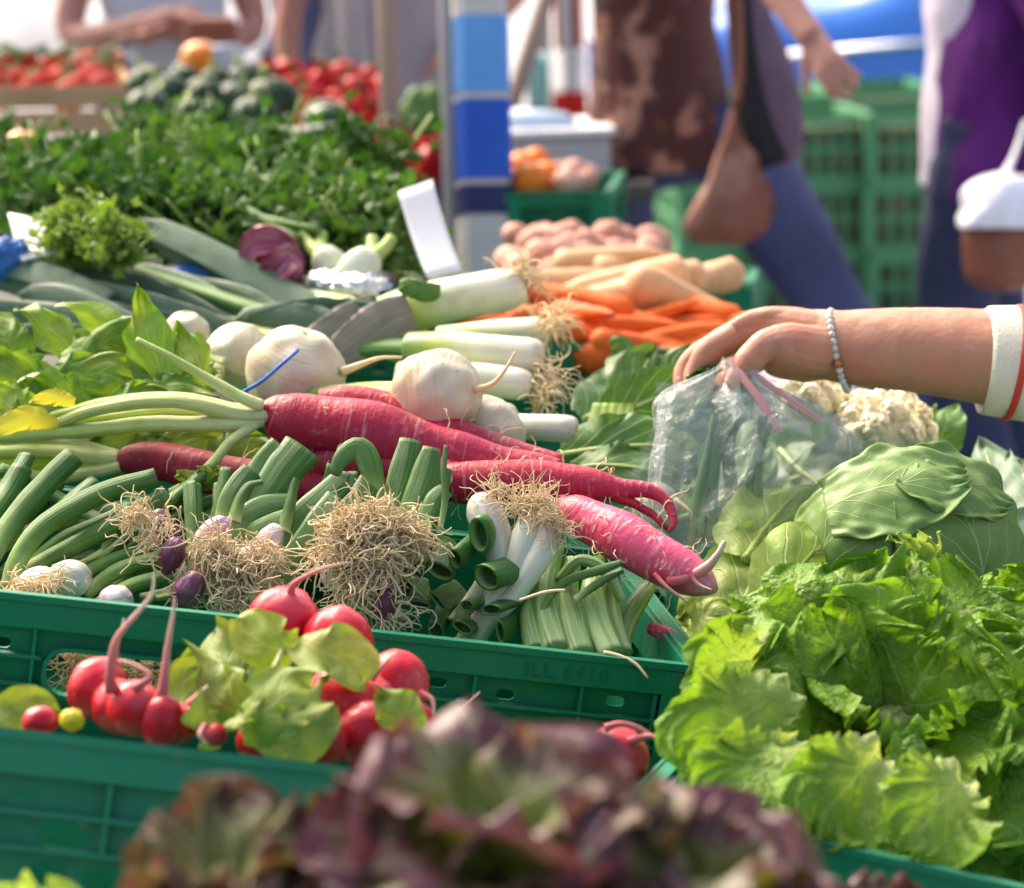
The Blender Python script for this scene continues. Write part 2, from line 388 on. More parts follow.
M['lettuce'] = mat('lettuce_leaf', (.18, .33, .022), (.3, .5), stops=[(0, (.50, .56, .22)), (.22, (.32, .44, .08)), (.6, (.20, .35, .028)), (1, (.155, .31, .016))],
                   mott=[((.09, .22, .012), 26, .48, .72, .55), ((.30, .42, .05), 14, .52, .74, .45)], veins=((.40, .50, .16), 6, 2.6, .09, .075, .5), trans=.34, tcol=(1.35, 1.35, .6), bump=(85, 1.0, .009))
M['palelettuce'] = mat('pale_lettuce_leaf', (.30, .42, .08), .42, mott=[((.42, .48, .16), 14, .48, .72, .6), ((.18, .32, .04), 30, .5, .7, .5)], veins=((.55, .58, .28), 6, 2.4, .12, .08, .6), trans=.32, bump=(60, .5, .005))
M['redlettuce'] = mat('red_oak_leaf', (.12, .20, .03), (.22, .42), stops=[(0, (.50, .56, .32)), (.25, (.24, .34, .07)), (.6, (.13, .17, .03)), (1, (.07, .05, .02))],
                      edge=((.11, .035, .055), .42, .9), mott=[((.15, .085, .11), 18, .52, .7, .6), ((.12, .14, .03), 8, .48, .68, .75)], veins=((.40, .42, .26), 4, 2.0, .10, .10, .4), trans=.25, tcol=(1.3, 1, .6), bump=(50, .4, .005))
M['radleaf2'] = mat('yellowish_radish_leaf', (.22, .34, .04), (.35, .5), mott=[((.20, .32, .03), 14, .45, .7, .7), ((.42, .42, .06), 30, .55, .72, .5)], veins=((.42, .50, .16), 7, 2.4, .10, .06, .6), trans=.34, bump=(110, .35))
M['brownoak'] = mat('brown_oak_leaf', (.16, .19, .03), (.25, .45), stops=[(0, (.50, .56, .30)), (.3, (.20, .28, .05)), (.7, (.11, .11, .025)), (1, (.08, .05, .02))],
                    edge=((.10, .040, .035), .5, .95), mott=[((.14, .17, .03), 16, .48, .7, .6), ((.12, .035, .02), 24, .56, .7, .6)], veins=((.40, .42, .22), 4, 2.0, .10, .10, .4), trans=.25, tcol=(1.3, 1.1, .6), bump=(50, .4, .005))
M['darkblock'] = mat('dark_crate_interior', (.08, .09, .05), .9, mott=[((.16, .10, .05), 14, .5, .65, .8), ((.02, .03, .015), 22, .5, .7, .8)])  # dark brown mottle standing in for the dim inside of the lattice crates
M['cabbage'] = mat('cabbage_leaf', (.15, .26, .06), (.38, .55), mott=[((.21, .32, .10), 9, .42, .7, .8), ((.10, .20, .035), 26, .5, .72, .5)], veins=((.40, .50, .20), 4.5, 2.6, .045, .03, .65), trans=.12, bump=(60, .25))
M['cauliflower'] = mat('cauliflower_curd', (.86, .80, .58), .6, mott=[((.74, .66, .38), 20, .5, .7, .5), ((.78, .74, .54), 70, .5, .7, .5)], bump=(220, .5), sss=.1)
M['darkleaf'] = mat('dark_green_leaf', (.075, .17, .04), .42, mott=[((.12, .25, .06), 14, .45, .7, .6)], veins=((.34, .44, .17), 6, 2.4, .09, .06, .7), trans=.2, bump=(60, .3))
M['greyleaf'] = mat('grey_green_leaf', (.13, .22, .14), .5, mott=[((.18, .28, .19), 14, .45, .7, .6)], veins=((.35, .44, .33), 6, 2.4, .08, .06, .6), trans=.15)
M['chardrib'] = mat('pale_leaf_rib', (.45, .54, .18), .42, streak=((.6, .64, .34), 2, 18, .5, .7, .5))
M['skin'] = mat('skin', (.43, .215, .135), (.45, .6), mott=[((.50, .19, .13), 14, .45, .68, .75), ((.33, .155, .095), 55, .5, .72, .5), ((.50, .29, .21), 30, .55, .7, .4)], bump=(190, .3, .0015), sss=.2)
M['nail'] = mat('fingernail', (.60, .36, .29), .25)
M['skin2'] = mat('pale_skin', (.50, .25, .19), .5, mott=[((.42, .20, .15), 20, .45, .7, .4)], sss=.1)
M['carrot'] = mat('carrot_skin', (.62, .12, .018), .55, spec=.15, mott=[((.48, .08, .02), 24, .48, .7, .6)], streak=((.50, .11, .03), 40, 3, .58, .72, .6))
M['parsnip'] = mat('parsnip_skin', (.62, .36, .18), .55, mott=[((.72, .50, .30), 20, .45, .7, .6)], streak=((.42, .24, .12), 40, 3, .58, .72, .6))
M['potato'] = mat('pink_potato_skin', (.55, .27, .19), .6, mott=[((.62, .38, .30), 20, .45, .7, .6), ((.4, .17, .13), 40, .55, .7, .5)], bump=(60, .2))
M['orange'] = mat('orange_peel', (.78, .2, .015), .4, bump=(260, .3))
M['tomato'] = mat('tomato_skin', (.32, .014, .008), .55, stops=[(0, (.28, .06, .02)), (.2, (.40, .02, .010)), (1, (.36, .014, .009))], spec=.08)
M['pepper'] = mat('red_pepper_skin', (.42, .008, .010), .35, spec=.12)
M['orangepepper'] = mat('orange_pepper_skin', (.72, .24, .02), .18, coat=.3)
M['vine'] = mat('green_stem', (.07, .16, .03), .5)
M['squash'] = mat('dark_squash_skin', (.014, .042, .012), .5, ridge=9, mott=[((.035, .085, .022), 18, .45, .7, .6), ((.3, .33, .14), 14, .66, .75, .7)])
M['cucumber'] = mat('cucumber_skin', (.015, .05, .012), .3, streak=((.06, .13, .04), 3, 14, .55, .7, .6))
M['parsley'] = mat('parsley_leaf', (.032, .095, .012), .6, mott=[((.075, .18, .025), 10, .45, .7, .7), ((.035, .10, .012), 9, .5, .72, .6)], trans=.28)
M['parsleystem'] = mat('parsley_stem', (.30, .42, .10), .45)
M['parsley2'] = mat('light_parsley_leaf', (.06, .14, .025), .6, mott=[((.11, .21, .04), 10, .45, .7, .7)], trans=.28)
M['dill'] = mat('celery_leaf', (.20, .30, .05), .5, mott=[((.18, .32, .05), 14, .45, .7, .6)], trans=.25)
M['radicchio'] = mat('radicchio_leaf', (.26, .035, .085), .4, mott=[((.14, .012, .04), 20, .5, .7, .6)], streak=((.72, .55, .58), 2, 12, .54, .68, .8))
M['fennel'] = mat('fennel_bulb', (.66, .68, .50), .4, streak=((.5, .58, .32), 2, 14, .5, .7, .6))
M['foil'] = mat('silver_foil', (.7, .72, .75), .22, metal=1.0, bump=(90, .8, .01))
M['wood'] = mat('thin_crate_wood', (.55, .36, .19), .65, mott=[((.44, .27, .13), 12, .45, .7, .6)], streak=None)
M['polewood'] = mat('weathered_pole', (.34, .25, .19), .7, mott=[((.25, .18, .14), 9, .45, .7, .6)])
M['steel'] = mat('grey_painted_steel', (.36, .35, .35), .45, mott=[((.29, .28, .28), 12, .5, .7, .5)])
M['polewhite'] = mat('pale_pole_paint', (.52, .50, .48), .5, mott=[((.42, .39, .37), 14, .5, .7, .6)])
M['lightblue'] = mat('light_blue_paint', (.10, .28, .62), .45, mott=[((.13, .32, .64), 12, .5, .7, .5)])
M['blue'] = mat('blue_paint', (.012, .08, .44), .45, mott=[((.02, .11, .48), 12, .5, .7, .5)])
M['navy'] = mat('navy_paint', (.016, .022, .10), .45)
M['card'] = mat('white_card', (.78, .76, .76), .6, mott=[((.70, .68, .70), 8, .5, .7, .5)])
M['awning'] = mat('pale_awning_canvas', (.78, .76, .72), .8, trans=.4, tcol=(1, 1, 1))
M['whitecloth'] = mat('white_canvas', (.9, .9, .9), .8, mott=[((.84, .84, .86), 2, .5, .7, .5)], trans=.7, tcol=(1, 1, 1))
M['table'] = mat('dark_table_board', (.07, .075, .06), .7, mott=[((.15, .13, .11), 8, .45, .7, .6)])
M['pave'] = mat('pale_pavement', (.33, .32, .36), .85, mott=[((.27, .26, .29), 3, .4, .7, .7), ((.20, .19, .21), 30, .58, .75, .4)], bump=(40, .3))
M['bluebag'] = mat('blue_plastic_film', (.05, .16, .50), .25, mott=[((.45, .55, .75), 40, .58, .68, .7)], bump=(60, .9, .01))
M['greybox'] = mat('pale_grey_plastic', (.42, .42, .43), .5)
M['film'] = mat('clear_bag_film', (.52, .58, .55), .12, bump=(38, 1.0, .012), trans=.12, tcol=(1, 1, 1), alpha=.20, spec=1.0)
M['pinkstrip'] = mat('pink_bag_stripe', (.62, .30, .30), .4, trans=.2, tcol=(1, 1, 1))
M['bottle'] = mat('pale_blue_plastic', (.55, .68, .80), .2, trans=.3, tcol=(1, 1, 1), coat=.2)
M['yellow'] = mat('yellow_plastic', (.7, .5, .02), .4)
M['denim'] = mat('blue_denim', (.075, .095, .20), .8, mott=[((.05, .05, .10), 7, .45, .7, .6)], bump=(300, .2))
M['darkdenim'] = mat('dark_denim', (.03, .04, .09), .8, mott=[((.05, .06, .12), 7, .45, .7, .6)])
M['floral'] = mat('brown_floral_print', (.10, .035, .03), .8, mott=[((.50, .26, .18), 11, .52, .62, .9), ((.03, .015, .012), 9, .58, .68, .9), ((.36, .14, .05), 16, .62, .7, .8)])
M['cream'] = mat('cream_knit', (.72, .66, .52), .85, bump=(280, .4), mott=[((.64, .57, .43), 20, .45, .7, .5)])
M['redtrim'] = mat('red_trim', (.55, .05, .03), .7)
M['purplecloth'] = mat('purple_cardigan', (.10, .012, .15), .85, mott=[((.06, .008, .09), 10, .45, .7, .6)])
M['whitetop'] = mat('lilac_white_cotton', (.62, .58, .68), .85, mott=[((.50, .46, .58), 6, .45, .7, .5)])
M['paletop'] = mat('pale_blue_cotton', (.50, .54, .60), .85)
M['navytop'] = mat('navy_cotton', (.05, .06, .13), .85)
M['greytop'] = mat('grey_cotton', (.30, .28, .30), .85)
M['hair'] = mat('dark_hair', (.03, .02, .014), .5)
M['shoe'] = mat('dark_shoe_leather', (.025, .02, .02), .5)
M['black'] = mat('black_bag_cloth', (.012, .011, .013), .6)
M['mauve'] = mat('mauve_bag_cloth', (.20, .13, .18), .7, mott=[((.13, .08, .12), 9, .45, .7, .5)])
M['brownbag'] = mat('brown_bag_plastic', (.24, .085, .05), .4, mott=[((.45, .24, .16), 8, .55, .7, .7), ((.2, .06, .03), 16, .5, .7, .5)], bump=(30, .4, .01))
M['whitebag'] = mat('white_bag_plastic', (.80, .80, .84), .4, bump=(40, .7, .01))
M['carpaint'] = mat('blue_car_paint', (.05, .20, .66), .25, coat=.5)
M['glass'] = mat('dark_car_glass', (.012, .014, .02), .08)
M['rubber'] = mat('black_tyre_rubber', (.015, .015, .015), .8)
M['chrome'] = mat('chrome_trim', (.8, .8, .8), .12, metal=1.0)
M['red'] = mat('red_canvas', (.50, .02, .015), .8)
M['teal'] = mat('teal_canvas', (.25, .5, .45), .8)
M['beads'] = mat('silver_grey_beads', (.48, .50, .46), .25, mott=[((.62, .64, .60), 160, .45, .6, .8)], coat=.3)
M['copper'] = mat('copper_bead', (.48, .17, .08), .25, metal=.5)
M['blueband'] = mat('blue_rubber_band', (.03, .14, .55), .4)
M['straw'] = M['root']
# ---------------------------------------------------------------- ground, sky, sun, camera
mb = MB()
g = np.linspace(-1, 1, 41)
GX, GY = np.meshgrid(g * 400, g * 400 + 60, indexing='ij')
mb.grid(np.stack([GX, GY, np.zeros_like(GX)], -1), GX * 0, GY * 0)
tag(mb.build('ground', M['pave'], None), 'pale grey market pavement', None, None, 'structure')

world = bpy.data.worlds.new('World'); scene.world = world; world.use_nodes = True
wn, wl = world.node_tree.nodes, world.node_tree.links
sky = wn.new('ShaderNodeTexSky'); sky.sky_type = 'NISHITA'; sky.sun_disc = False
SUN_EL, SUN_AZ = math.radians(45), math.radians(-38)       # azimuth from +Y towards +X
sky.sun_elevation = SUN_EL; sky.sun_rotation = SUN_AZ
sky.air_density = 1.0; sky.dust_density = 8.0; sky.ozone_density = .3
wl.new(sky.outputs[0], wn['Background'].inputs[0]); wn['Background'].inputs[1].default_value = .13
sl = bpy.data.lights.new('sun', 'SUN'); sl.energy = 1.5; sl.angle = math.radians(42); sl.color = (1, .88, .72)
so = bpy.data.objects.new('sun', sl); COL.objects.link(so)
sd = Vector((math.sin(SUN_AZ) * math.cos(SUN_EL), math.cos(SUN_AZ) * math.cos(SUN_EL), math.sin(SUN_EL)))
so.rotation_euler = (-sd).to_track_quat('-Z', 'Y').to_euler()

cd = bpy.data.cameras.new('camera'); cam = bpy.data.objects.new('camera', cd); COL.objects.link(cam)
cam.matrix_world = Matrix(((RT[0], UP[0], -FW[0], CAM[0]), (RT[1], UP[1], -FW[1], CAM[1]), (RT[2], UP[2], -FW[2], CAM[2]), (0, 0, 0, 1)))
cd.sensor_fit = 'HORIZONTAL'; cd.sensor_width = 36; cd.lens = FPX / 1024 * 36
cd.clip_start = .05; cd.clip_end = 2000
cd.dof.use_dof = True; cd.dof.focus_distance = 2.07; cd.dof.aperture_fstop = cd.lens / 17.0; cd.dof.aperture_blades = 0
scene.camera = cam
scene.view_settings.view_transform = 'Standard'; scene.view_settings.look = 'None'
scene.view_settings.exposure = 1.62; scene.view_settings.gamma = 1
scene.render.engine = 'CYCLES'
scene.cycles.use_denoising = True
scene.cycles.max_bounces = 10; scene.cycles.transparent_max_bounces = 16
scene.cycles.sample_clamp_indirect = 6

# ---------------------------------------------------------------- stall tables (tilted towards the customers)
def frame(o, u, v, h, yaw=0.0, scale=1.0, tilt=None):
    """stand an object on the sloping stall: local x along the front, y away, z up"""
    c, s = math.cos(yaw), math.sin(yaw)
    X = TU * c + TV * s; Y = TV * c - TU * s
    p = S(u, v, h)
    o.matrix_world = Matrix(((X[0], Y[0], TN[0], p[0]), (X[1], Y[1], TN[1], p[1]), (X[2], Y[2], TN[2], p[2]), (0, 0, 0, 1))) @ Matrix.Scale(scale, 4)

def table(u0, u1, v0, v1, h, label):
    t = thing('market_stall_table', label, 'table', S((u0 + u1) / 2, (v0 + v1) / 2, h) * np.array([1, 1, 0]))
    mb = MB(); F = np.eye(4); F[:3, 0], F[:3, 1], F[:3, 2], F[:3, 3] = TU, TV, TN, O0
    mb.box((u0, v0, h - .03), (u1, v1, h), M=F); mb.build('table_top', M['table'], t, smooth=False, bevel=.003)
    for u in (u0 + .08, u1 - .08):
        for v in (v0 + .08, v1 - .08):
            q = S(u, v, h - .031); mb = MB(); mb.tube([(q[0], q[1], 0), q], .022, k=8); mb.build('leg', M['steel'], t)
table(-1.05, .66, -.02, .88, -.185, 'middle sloping table under the onion and lettuce crates')
table(-1.05, .62, -1.0, -.04, -.30, 'lower front table under the radish crate and the dark lettuces')
table(-1.25, .62, .90, 4.7, -.06, 'long back table under carrots and parsley beside the striped pole')

# ---------------------------------------------------------------- green vegetable crates
def rrect(x0, z0, x1, z1, r, n=5):
    out = []
    for cx, cz, a in ((x1 - r, z1 - r, 0), (x0 + r, z1 - r, 90), (x0 + r, z0 + r, 180), (x1 - r, z0 + r, 270)):
        for k in range(n + 1):
            t = math.radians(a + 90 * k / n); out.append((cx + r * math.cos(t), cz + r * math.sin(t)))
    return out

def flat_mesh(loops, thick, bevel=0.0):
    """a plate in local x-y with holes, thickness along z"""
    cu = bpy.data.curves.new('plate', 'CURVE'); cu.dimensions = '2D'; cu.fill_mode = 'BOTH'; cu.extrude = thick / 2; cu.bevel_depth = bevel
    for lp in loops:
        sp = cu.splines.new('POLY'); sp.points.add(len(lp) - 1); sp.use_cyclic_u = True
        for q, (x, y) in zip(sp.points, lp): q.co = (x, y, 0, 1)
    o = bpy.data.objects.new('plate', cu); COL.objects.link(o)
    dg = bpy.context.evaluated_depsgraph_get(); dg.update()
    me = bpy.data.meshes.new_from_object(o.evaluated_get(dg)); bpy.data.objects.remove(o)
    V = np.array([v.co[:] for v in me.vertices]); F = [tuple(p.vertices) for p in me.polygons]
    return V, F

def text_mesh(s, size, thick):
    cu = bpy.data.curves.new('text', 'FONT'); cu.body = s; cu.size = size; cu.extrude = thick / 2; cu.space_character = 1.15
    o = bpy.data.objects.new('text', cu); COL.objects.link(o)
    dg = bpy.context.evaluated_depsgraph_get(); dg.update()
    me = bpy.data.meshes.new_from_object(o.evaluated_get(dg)); bpy.data.objects.remove(o)
    return np.array([v.co[:] for v in me.vertices]), [tuple(p.vertices) for p in me.polygons]

def crate(label, w=.6, d=.4, h=.165, lettering=None, slot=True, slot_x=None, group='green vegetable crates on the stall', holes=()):
    """local frame: origin at the near right corner of the rim, x to -w, y to d, z 0 down to -h"""
    root = thing('vegetable_crate', label, 'crate', (0, 0, 0), group)
    T = .0035
    def wall(L, M4, front=False, slot=True):
        mb = MB(); M4 = np.array(M4, float)
        lo, hi = .004, L - .004
        loops = [[(lo, -h + .004), (hi, -h + .004), (hi, -.004), (lo, -.004)]]
        cx = L * .5 if slot_x is None or not front else slot_x
        if slot: loops.append(rrect(cx - .055, -.078, cx + .055, -.040, .017))
        hs = []
        if front:
            for x in (L - .02 - .036, L - .02 - .125, L - .20, L - .27, .06, .13, .205): hs.append((x, -.038 - (.0 if int(x * 1000) % 2 else .004), .0075, .0042))
            hs += [(L - .048, -.060, .0085, .005), (L - .034, -.083, .004, .009), (.05, -.060, .0085, .005)]
        hs = (list(holes) + hs) if front else []
        hs = [q for q in hs if not slot or abs(q[0] - cx) > .075]
        keep = []
        for q in hs:
            if .03 < q[0] - q[2] and q[0] + q[2] < L - .012 and all(abs(q[0] - k_[0]) > q[2] + k_[2] + .004 or abs(q[1] - k_[1]) > q[3] + k_[3] + .003 for k_ in keep): keep.append(q)
        hs = keep
        for x, z, a, b in hs: loops.append(rrect(x - a, z - b, x + a, z + b, min(a, b) * .95, 4))
        V, F = flat_mesh(loops, T)
        def put(V, F, off=0.0):        # plate (x, y=z) -> wall (x, -off, z)
            W = np.column_stack([V[:, 0], V[:, 2] - off, V[:, 1]])
            mb.raw(W @ M4[:3, :3].T + M4[:3, 3], F)
        put(V, F)
        def bx(a, b): mb.box(a, b, M=M4)
        o = .0135
        bx((-.001, -o, -.026), (L + .001, -.0022, 0))                       # rim band
        bx((-.001, -o - .0025, -.005), (L + .001, -o + .0005, .0012))       # lip
        bx((.012, -o + .001, -.0505), (L - .012, -.0022, -.0475)) if not slot else (bx((.012, -o + .001, -.0505), (cx - .058, -.0022, -.0475)), bx((cx + .058, -o + .001, -.0505), (L - .012, -.0022, -.0475)))
        bx((.012, -o + .001, -.0725), (cx - .058 if slot else L - .012, -.0022, -.0695))
        if slot: bx((cx + .058, -o + .001, -.0725), (L - .012, -.0022, -.0695))
        bx((.0, -o, -h), (L, -.0022, -h + .012))
        n = max(3, int(L / .085))
        for k in range(1, n):
            x = L * k / n
            if slot and abs(x - cx) < .06: continue
            bx((x - .0015, -o + .0015, -.0720), (x + .0015, -.0021, -.0262))
        for x in (.026, L - .026): bx((x - .0018, -o + .0012, -h + .0118), (x + .0018, -.0021, -.0262))
        if slot:
            ring = rrect(cx - .0565, -.0795, cx + .0565, -.0385, .018); inner = rrect(cx - .0535, -.0765, cx + .0535, -.0415, .016)
            V, F = flat_mesh([ring, inner], .011); put(V, F, .0075)
        return mb.build('side_wall' if not front else 'front_wall', M['crate'], root, smooth=False, bevel=.0007)
    fw = wall(w, [[1, 0, 0, -w], [0, 1, 0, 0], [0, 0, 1, 0]], True, slot)
    wall(w, [[-1, 0, 0, 0], [0, -1, 0, d], [0, 0, 1, 0]], False, slot)
    wall(d, [[0, -1, 0, 0], [1, 0, 0, 0], [0, 0, 1, 0]], False, True)
    wall(d, [[0, 1, 0, -w], [-1, 0, 0, d], [0, 0, 1, 0]], False, True)
    mb = MB(); mb.box((-w + .004, .004, -h + .001), (-.004, d - .004, -h + .007)); mb.build('floor_panel', M['crate'], root, smooth=False)
    for x, y in ((0, 0), (-w, 0), (0, d), (-w, d)):
        mb = MB(); sx = 1 if x == 0 else -1; sy = -1 if y == 0 else 1
        mb.box((x - sx * .022, y + sy * .0145, -h - .001), (x + sx * .0145, y + sy * .0032, -.0055)); mb.box((x + sx * .0032, y - sy * .022, -h - .001), (x + sx * .0146, y + sy * .0033, -.0056))
        mb.tube([(x + sx * .0035, y + sy * .0155, z) for z in (-.058, -.0575)], .004, k=8)
        mb.build('corner_post', M['crate'], root, smooth=False, bevel=.0012)
    if lettering:
        txt, x, size = lettering
        V, F = text_mesh(txt, size, .0012)
        mb = MB(); mb.raw(np.column_stack([V[:, 0] + x, -.0138 - V[:, 2], V[:, 1] - .0215]), F)
        mb.build('raised_lettering', M['emboss'], fw, smooth=False)
    return root

c_onion = crate('green crate packed with spring onions, raised lettering on its rim', lettering=('ILL 6410', -.135, .017), slot_x=.15)
frame(c_onion, 0, 0, 0)
c_rad = crate('blurred green crate of small red radishes at the lower left', w=.60, d=.34, h=.13, slot=False, holes=[(.232, -.060, .016, .008), (.225, -.084, .011, .0075), (.258, -.085, .012, .0075)])
frame(c_rad, -.105, -.388, .0, math.radians(-3)); c_rad.matrix_world = c_rad.matrix_world @ Matrix.Rotation(math.radians(-18), 4, 'X')
c_let = crate('green crate under the big frilly lettuce at the lower right', w=.50, d=.34, h=.24, slot=False)
frame(c_let, .3675, -.5135, -.022, math.radians(-25))
# ---------------------------------------------------------------- long red radishes
def base_of(W): 
    W = np.asarray(W); i = int(np.argmin(W[:, 2])); return W[i] - np.array([0, 0, .02])

def long_radish(label, L, m='longrad', tails=(), hairs=18, seed=1, cutend=None, k=26):
    W, R = pix(L); root = thing('long_radish', label, 'radish', W[0], 'long red radishes')
    mb = MB(); q = spl(np.column_stack([W, R]), 70)
    mb.tube(q[:, :3], np.maximum(q[:, 3], .0008), k=k, rough=.17, rs=22, seed=seed)
    mb.build('taproot', M[m], root)
    R_ = random.Random(seed)
    for T in tails:
        t = MB(); ptube(t, T, 26, k=9, rough=.15, rs=120); t.build('tail', M['radtail'] if m != 'longrad' else M['longrad'], root)
    h = MB()
    for _ in range(hairs):
        i = R_.randrange(12, 66); a = R_.uniform(0, 2 * PI); c = q[i, :3]; r = q[i, 3]
        t = nrm(q[i + 1, :3] - q[i - 1, :3]); x = nrm(np.cross(t, [0, 0, 1])); y = np.cross(x, t)
        d = x * math.cos(a) + y * math.sin(a); p = c + d * r * .97; pts = [p]; v = nrm(d + t * .5)
        for _ in range(7):
            v = nrm(v + np.array([R_.gauss(0, .35), R_.gauss(0, .35), R_.gauss(0, .35) - .12])); p = p + v * R_.uniform(.002, .005); pts.append(p)
        h.tube(spl(pts, 14), np.linspace(.0006, .00025, 14), k=4, cap=False)
    if hairs: h.build('rootlets', M['root'], root)
    if cutend:
        x, y, z, r, d = cutend; c = MB(); p = P(x, y, z); c.tube([p, p + nrm(d) * .004], [r * z / FPX] * 2, k=16, rough=.2, rs=80); c.build('cut_face', M['cutwhite'], root)
    return root

r1 = long_radish('biggest red radish with its pale green leaf stalks still on, pointing right from the stalks',
    [(262, 410, 2.235, 10), (272, 413, 2.235, 20), (292, 420, 2.235, 30), (335, 428, 2.235, 34), (385, 440, 2.235, 33), (440, 453, 2.235, 27), (500, 466, 2.235, 21), (560, 474, 2.23, 15)], hairs=20, seed=2)
# its stalks and leaves
for i, L in enumerate([
    [(266, 408, 2.23, 8), (235, 410, 2.235, 9), (180, 398, 2.24, 8), (110, 402, 2.26, 7), (40, 420, 2.28, 7), (-30, 432, 2.3, 6)],
    [(268, 416, 2.225, 9), (240, 415, 2.22, 10), (170, 401, 2.21, 9), (95, 410, 2.22, 8), (45, 428, 2.23, 7), (-20, 440, 2.24, 6)],
    [(264, 420, 2.225, 9), (220, 424, 2.22, 11), (150, 424, 2.22, 10), (90, 430, 2.225, 9), (20, 436, 2.23, 8), (-30, 440, 2.24, 8)],
    [(262, 414, 2.225, 7), (230, 415, 2.23, 7), (170, 410, 2.235, 6), (120, 415, 2.24, 6), (60, 424, 2.25, 5)],
    [(262, 406, 2.22, 8), (240, 397, 2.215, 8), (205, 377, 2.21, 6.5), (165, 354, 2.2, 5), (136, 340, 2.2, 4.5)],
    [(255, 425, 2.22, 6), (232, 440, 2.20, 6), (215, 460, 2.19, 6), (196, 478, 2.18, 5), (170, 492, 2.17, 4)]]):
    mb = MB(); ptube(mb, L, 30, k=10, rough=.12, rs=60, flat=.8, cut=(i == 4)); mb.build('leaf_stalk', M['stalk'], r1)
for L, w, tl, kw in [
    ([(60, 405, 2.3), (82, 365, 2.33), (118, 335, 2.36), (160, 345, 2.35), (190, 380, 2.33)], 26, .5, dict(cup=.5)),
    ([(178, 420, 2.3), (160, 370, 2.31), (145, 325, 2.32), (138, 286, 2.33)], 27, .2, dict(cup=-.3)),
    ([(20, 425, 2.26), (55, 395, 2.29), (100, 372, 2.31), (150, 380, 2.31)], 30, .35, dict(cup=.3)),
    ([(120, 395, 2.34), (80, 355, 2.36), (40, 322, 2.38), (15, 310, 2.39)], 26, .55, dict(cup=.3)),
    ([(60, 400, 2.33), (30, 378, 2.35), (0, 365, 2.36), (-30, 368, 2.36)], 26, .3, dict(cup=-.2)),
    ([(160, 405, 2.35), (128, 360, 2.37), (98, 325, 2.38), (62, 304, 2.39)], 26, .6, dict(cup=.5)),
    ([(130, 402, 2.29), (165, 388, 2.29), (195, 392, 2.28), (220, 404, 2.28)], 19, .5, dict(cup=.3)),
    ([(200, 400, 2.31), (200, 370, 2.32), (190, 345, 2.33), (176, 328, 2.34)], 20, -.4, dict(cup=.4)),
    ([(40, 430, 2.26), (20, 412, 2.27), (0, 400, 2.28), (-25, 398, 2.28)], 24, .4, dict(cup=.3)),
    ([(90, 410, 2.28), (70, 395, 2.285), (48, 385, 2.29), (20, 382, 2.29)], 20, .6, dict(cup=.5)),
    ([(20, 370, 2.37), (10, 345, 2.38), (-5, 325, 2.39), (-30, 312, 2.4)], 24, -.2, dict(cup=.4)),
    ([(110, 415, 2.27), (125, 398, 2.275), (148, 392, 2.28), (175, 398, 2.28)], 15, .2, dict(cup=.4))]:
    mb = MB(); pleaf(mb, L, w, tl, ruf=.007, freq=10, frill=.10, lobes=.08, pucker=.009, seed=L[0][0] * .1, nv=36, nu=25, **kw); mb.build('leaf', M['radleaf2' if int(L[0][0]) % 40 == 0 else 'radleaf'], r1)
mb = MB(); pleaf(mb, [(58, 428, 2.22), (30, 420, 2.22), (10, 424, 2.22), (-10, 432, 2.22)], 15, .3, ruf=.003, freq=8, seed=3, cup=.6)
pleaf(mb, [(75, 402, 2.23), (50, 398, 2.23), (30, 402, 2.23)], 10, .3, ruf=.003, freq=8, seed=5, cup=.6); mb.build('yellow_leaf', M['yellowleaf'], r1)
for k in range(14):     # young frilled leaflets on the broken stalk
    rr = random.Random(k); x, y = rr.uniform(172, 232), 0; y = 505 - (x - 172) * .62 + rr.uniform(-12, 14)
    mb = MB(); pleaf(mb, [(x, y, 2.175), (x + rr.uniform(-8, 8), y - 7, 2.172), (x + rr.uniform(-16, 16), y - rr.uniform(10, 18), 2.17)], rr.uniform(6, 9), rr.uniform(-.6, .8), ruf=.003, freq=9, seed=k, nv=12, nu=9); mb.build('leaflet', M['bunchleaf'], r1)

long_radish('long red radish lying highest at the back, its thin end under the white turnip', [(318, 402, 2.30, 14), (345, 405, 2.30, 20), (400, 416, 2.29, 19), (450, 432, 2.28, 17), (510, 450, 2.27, 13), (560, 463, 2.26, 9)], seed=5, hairs=24)
long_radish('long red radish with a white scar and a curled forked tail at its right end',
    [(438, 480, 2.19, 14), (450, 482, 2.19, 20), (490, 482, 2.19, 22), (540, 482, 2.19, 22), (585, 484, 2.185, 18), (618, 489, 2.18, 12), (645, 490, 2.175, 8), (664, 499, 2.17, 6), (672, 513, 2.165, 5), (673, 526, 2.16, 3.5), (668, 532, 2.16, 1.5)],
    tails=[[(608, 492, 2.18, 8), (632, 503, 2.175, 5), (652, 514, 2.17, 4), (664, 526, 2.165, 3), (668, 531, 2.165, 1)]], hairs=22, seed=8, cutend=(446, 478, 2.176, 8, (-.3, -.9, .1)))
long_radish('pink and white streaked radish hanging over the right corner of the onion crate',
    [(560, 505, 2.16, 10), (576, 514, 2.15, 20), (605, 530, 2.13, 24), (640, 549, 2.11, 26), (672, 566, 2.095, 23), (697, 579, 2.085, 17), (711, 587, 2.08, 9), (717, 590, 2.08, 3)], m='pinkrad',
    tails=[[(668, 582, 2.08, 7), (690, 577, 2.075, 6), (708, 566, 2.07, 5), (718, 554, 2.065, 3.5), (725, 541, 2.065, 2.5)], [(655, 574, 2.08, 3), (668, 588, 2.07, 2), (688, 602, 2.065, 1)], [(688, 570, 2.07, 3), (698, 584, 2.065, 2), (712, 590, 2.06, 1)]], hairs=26, seed=12)
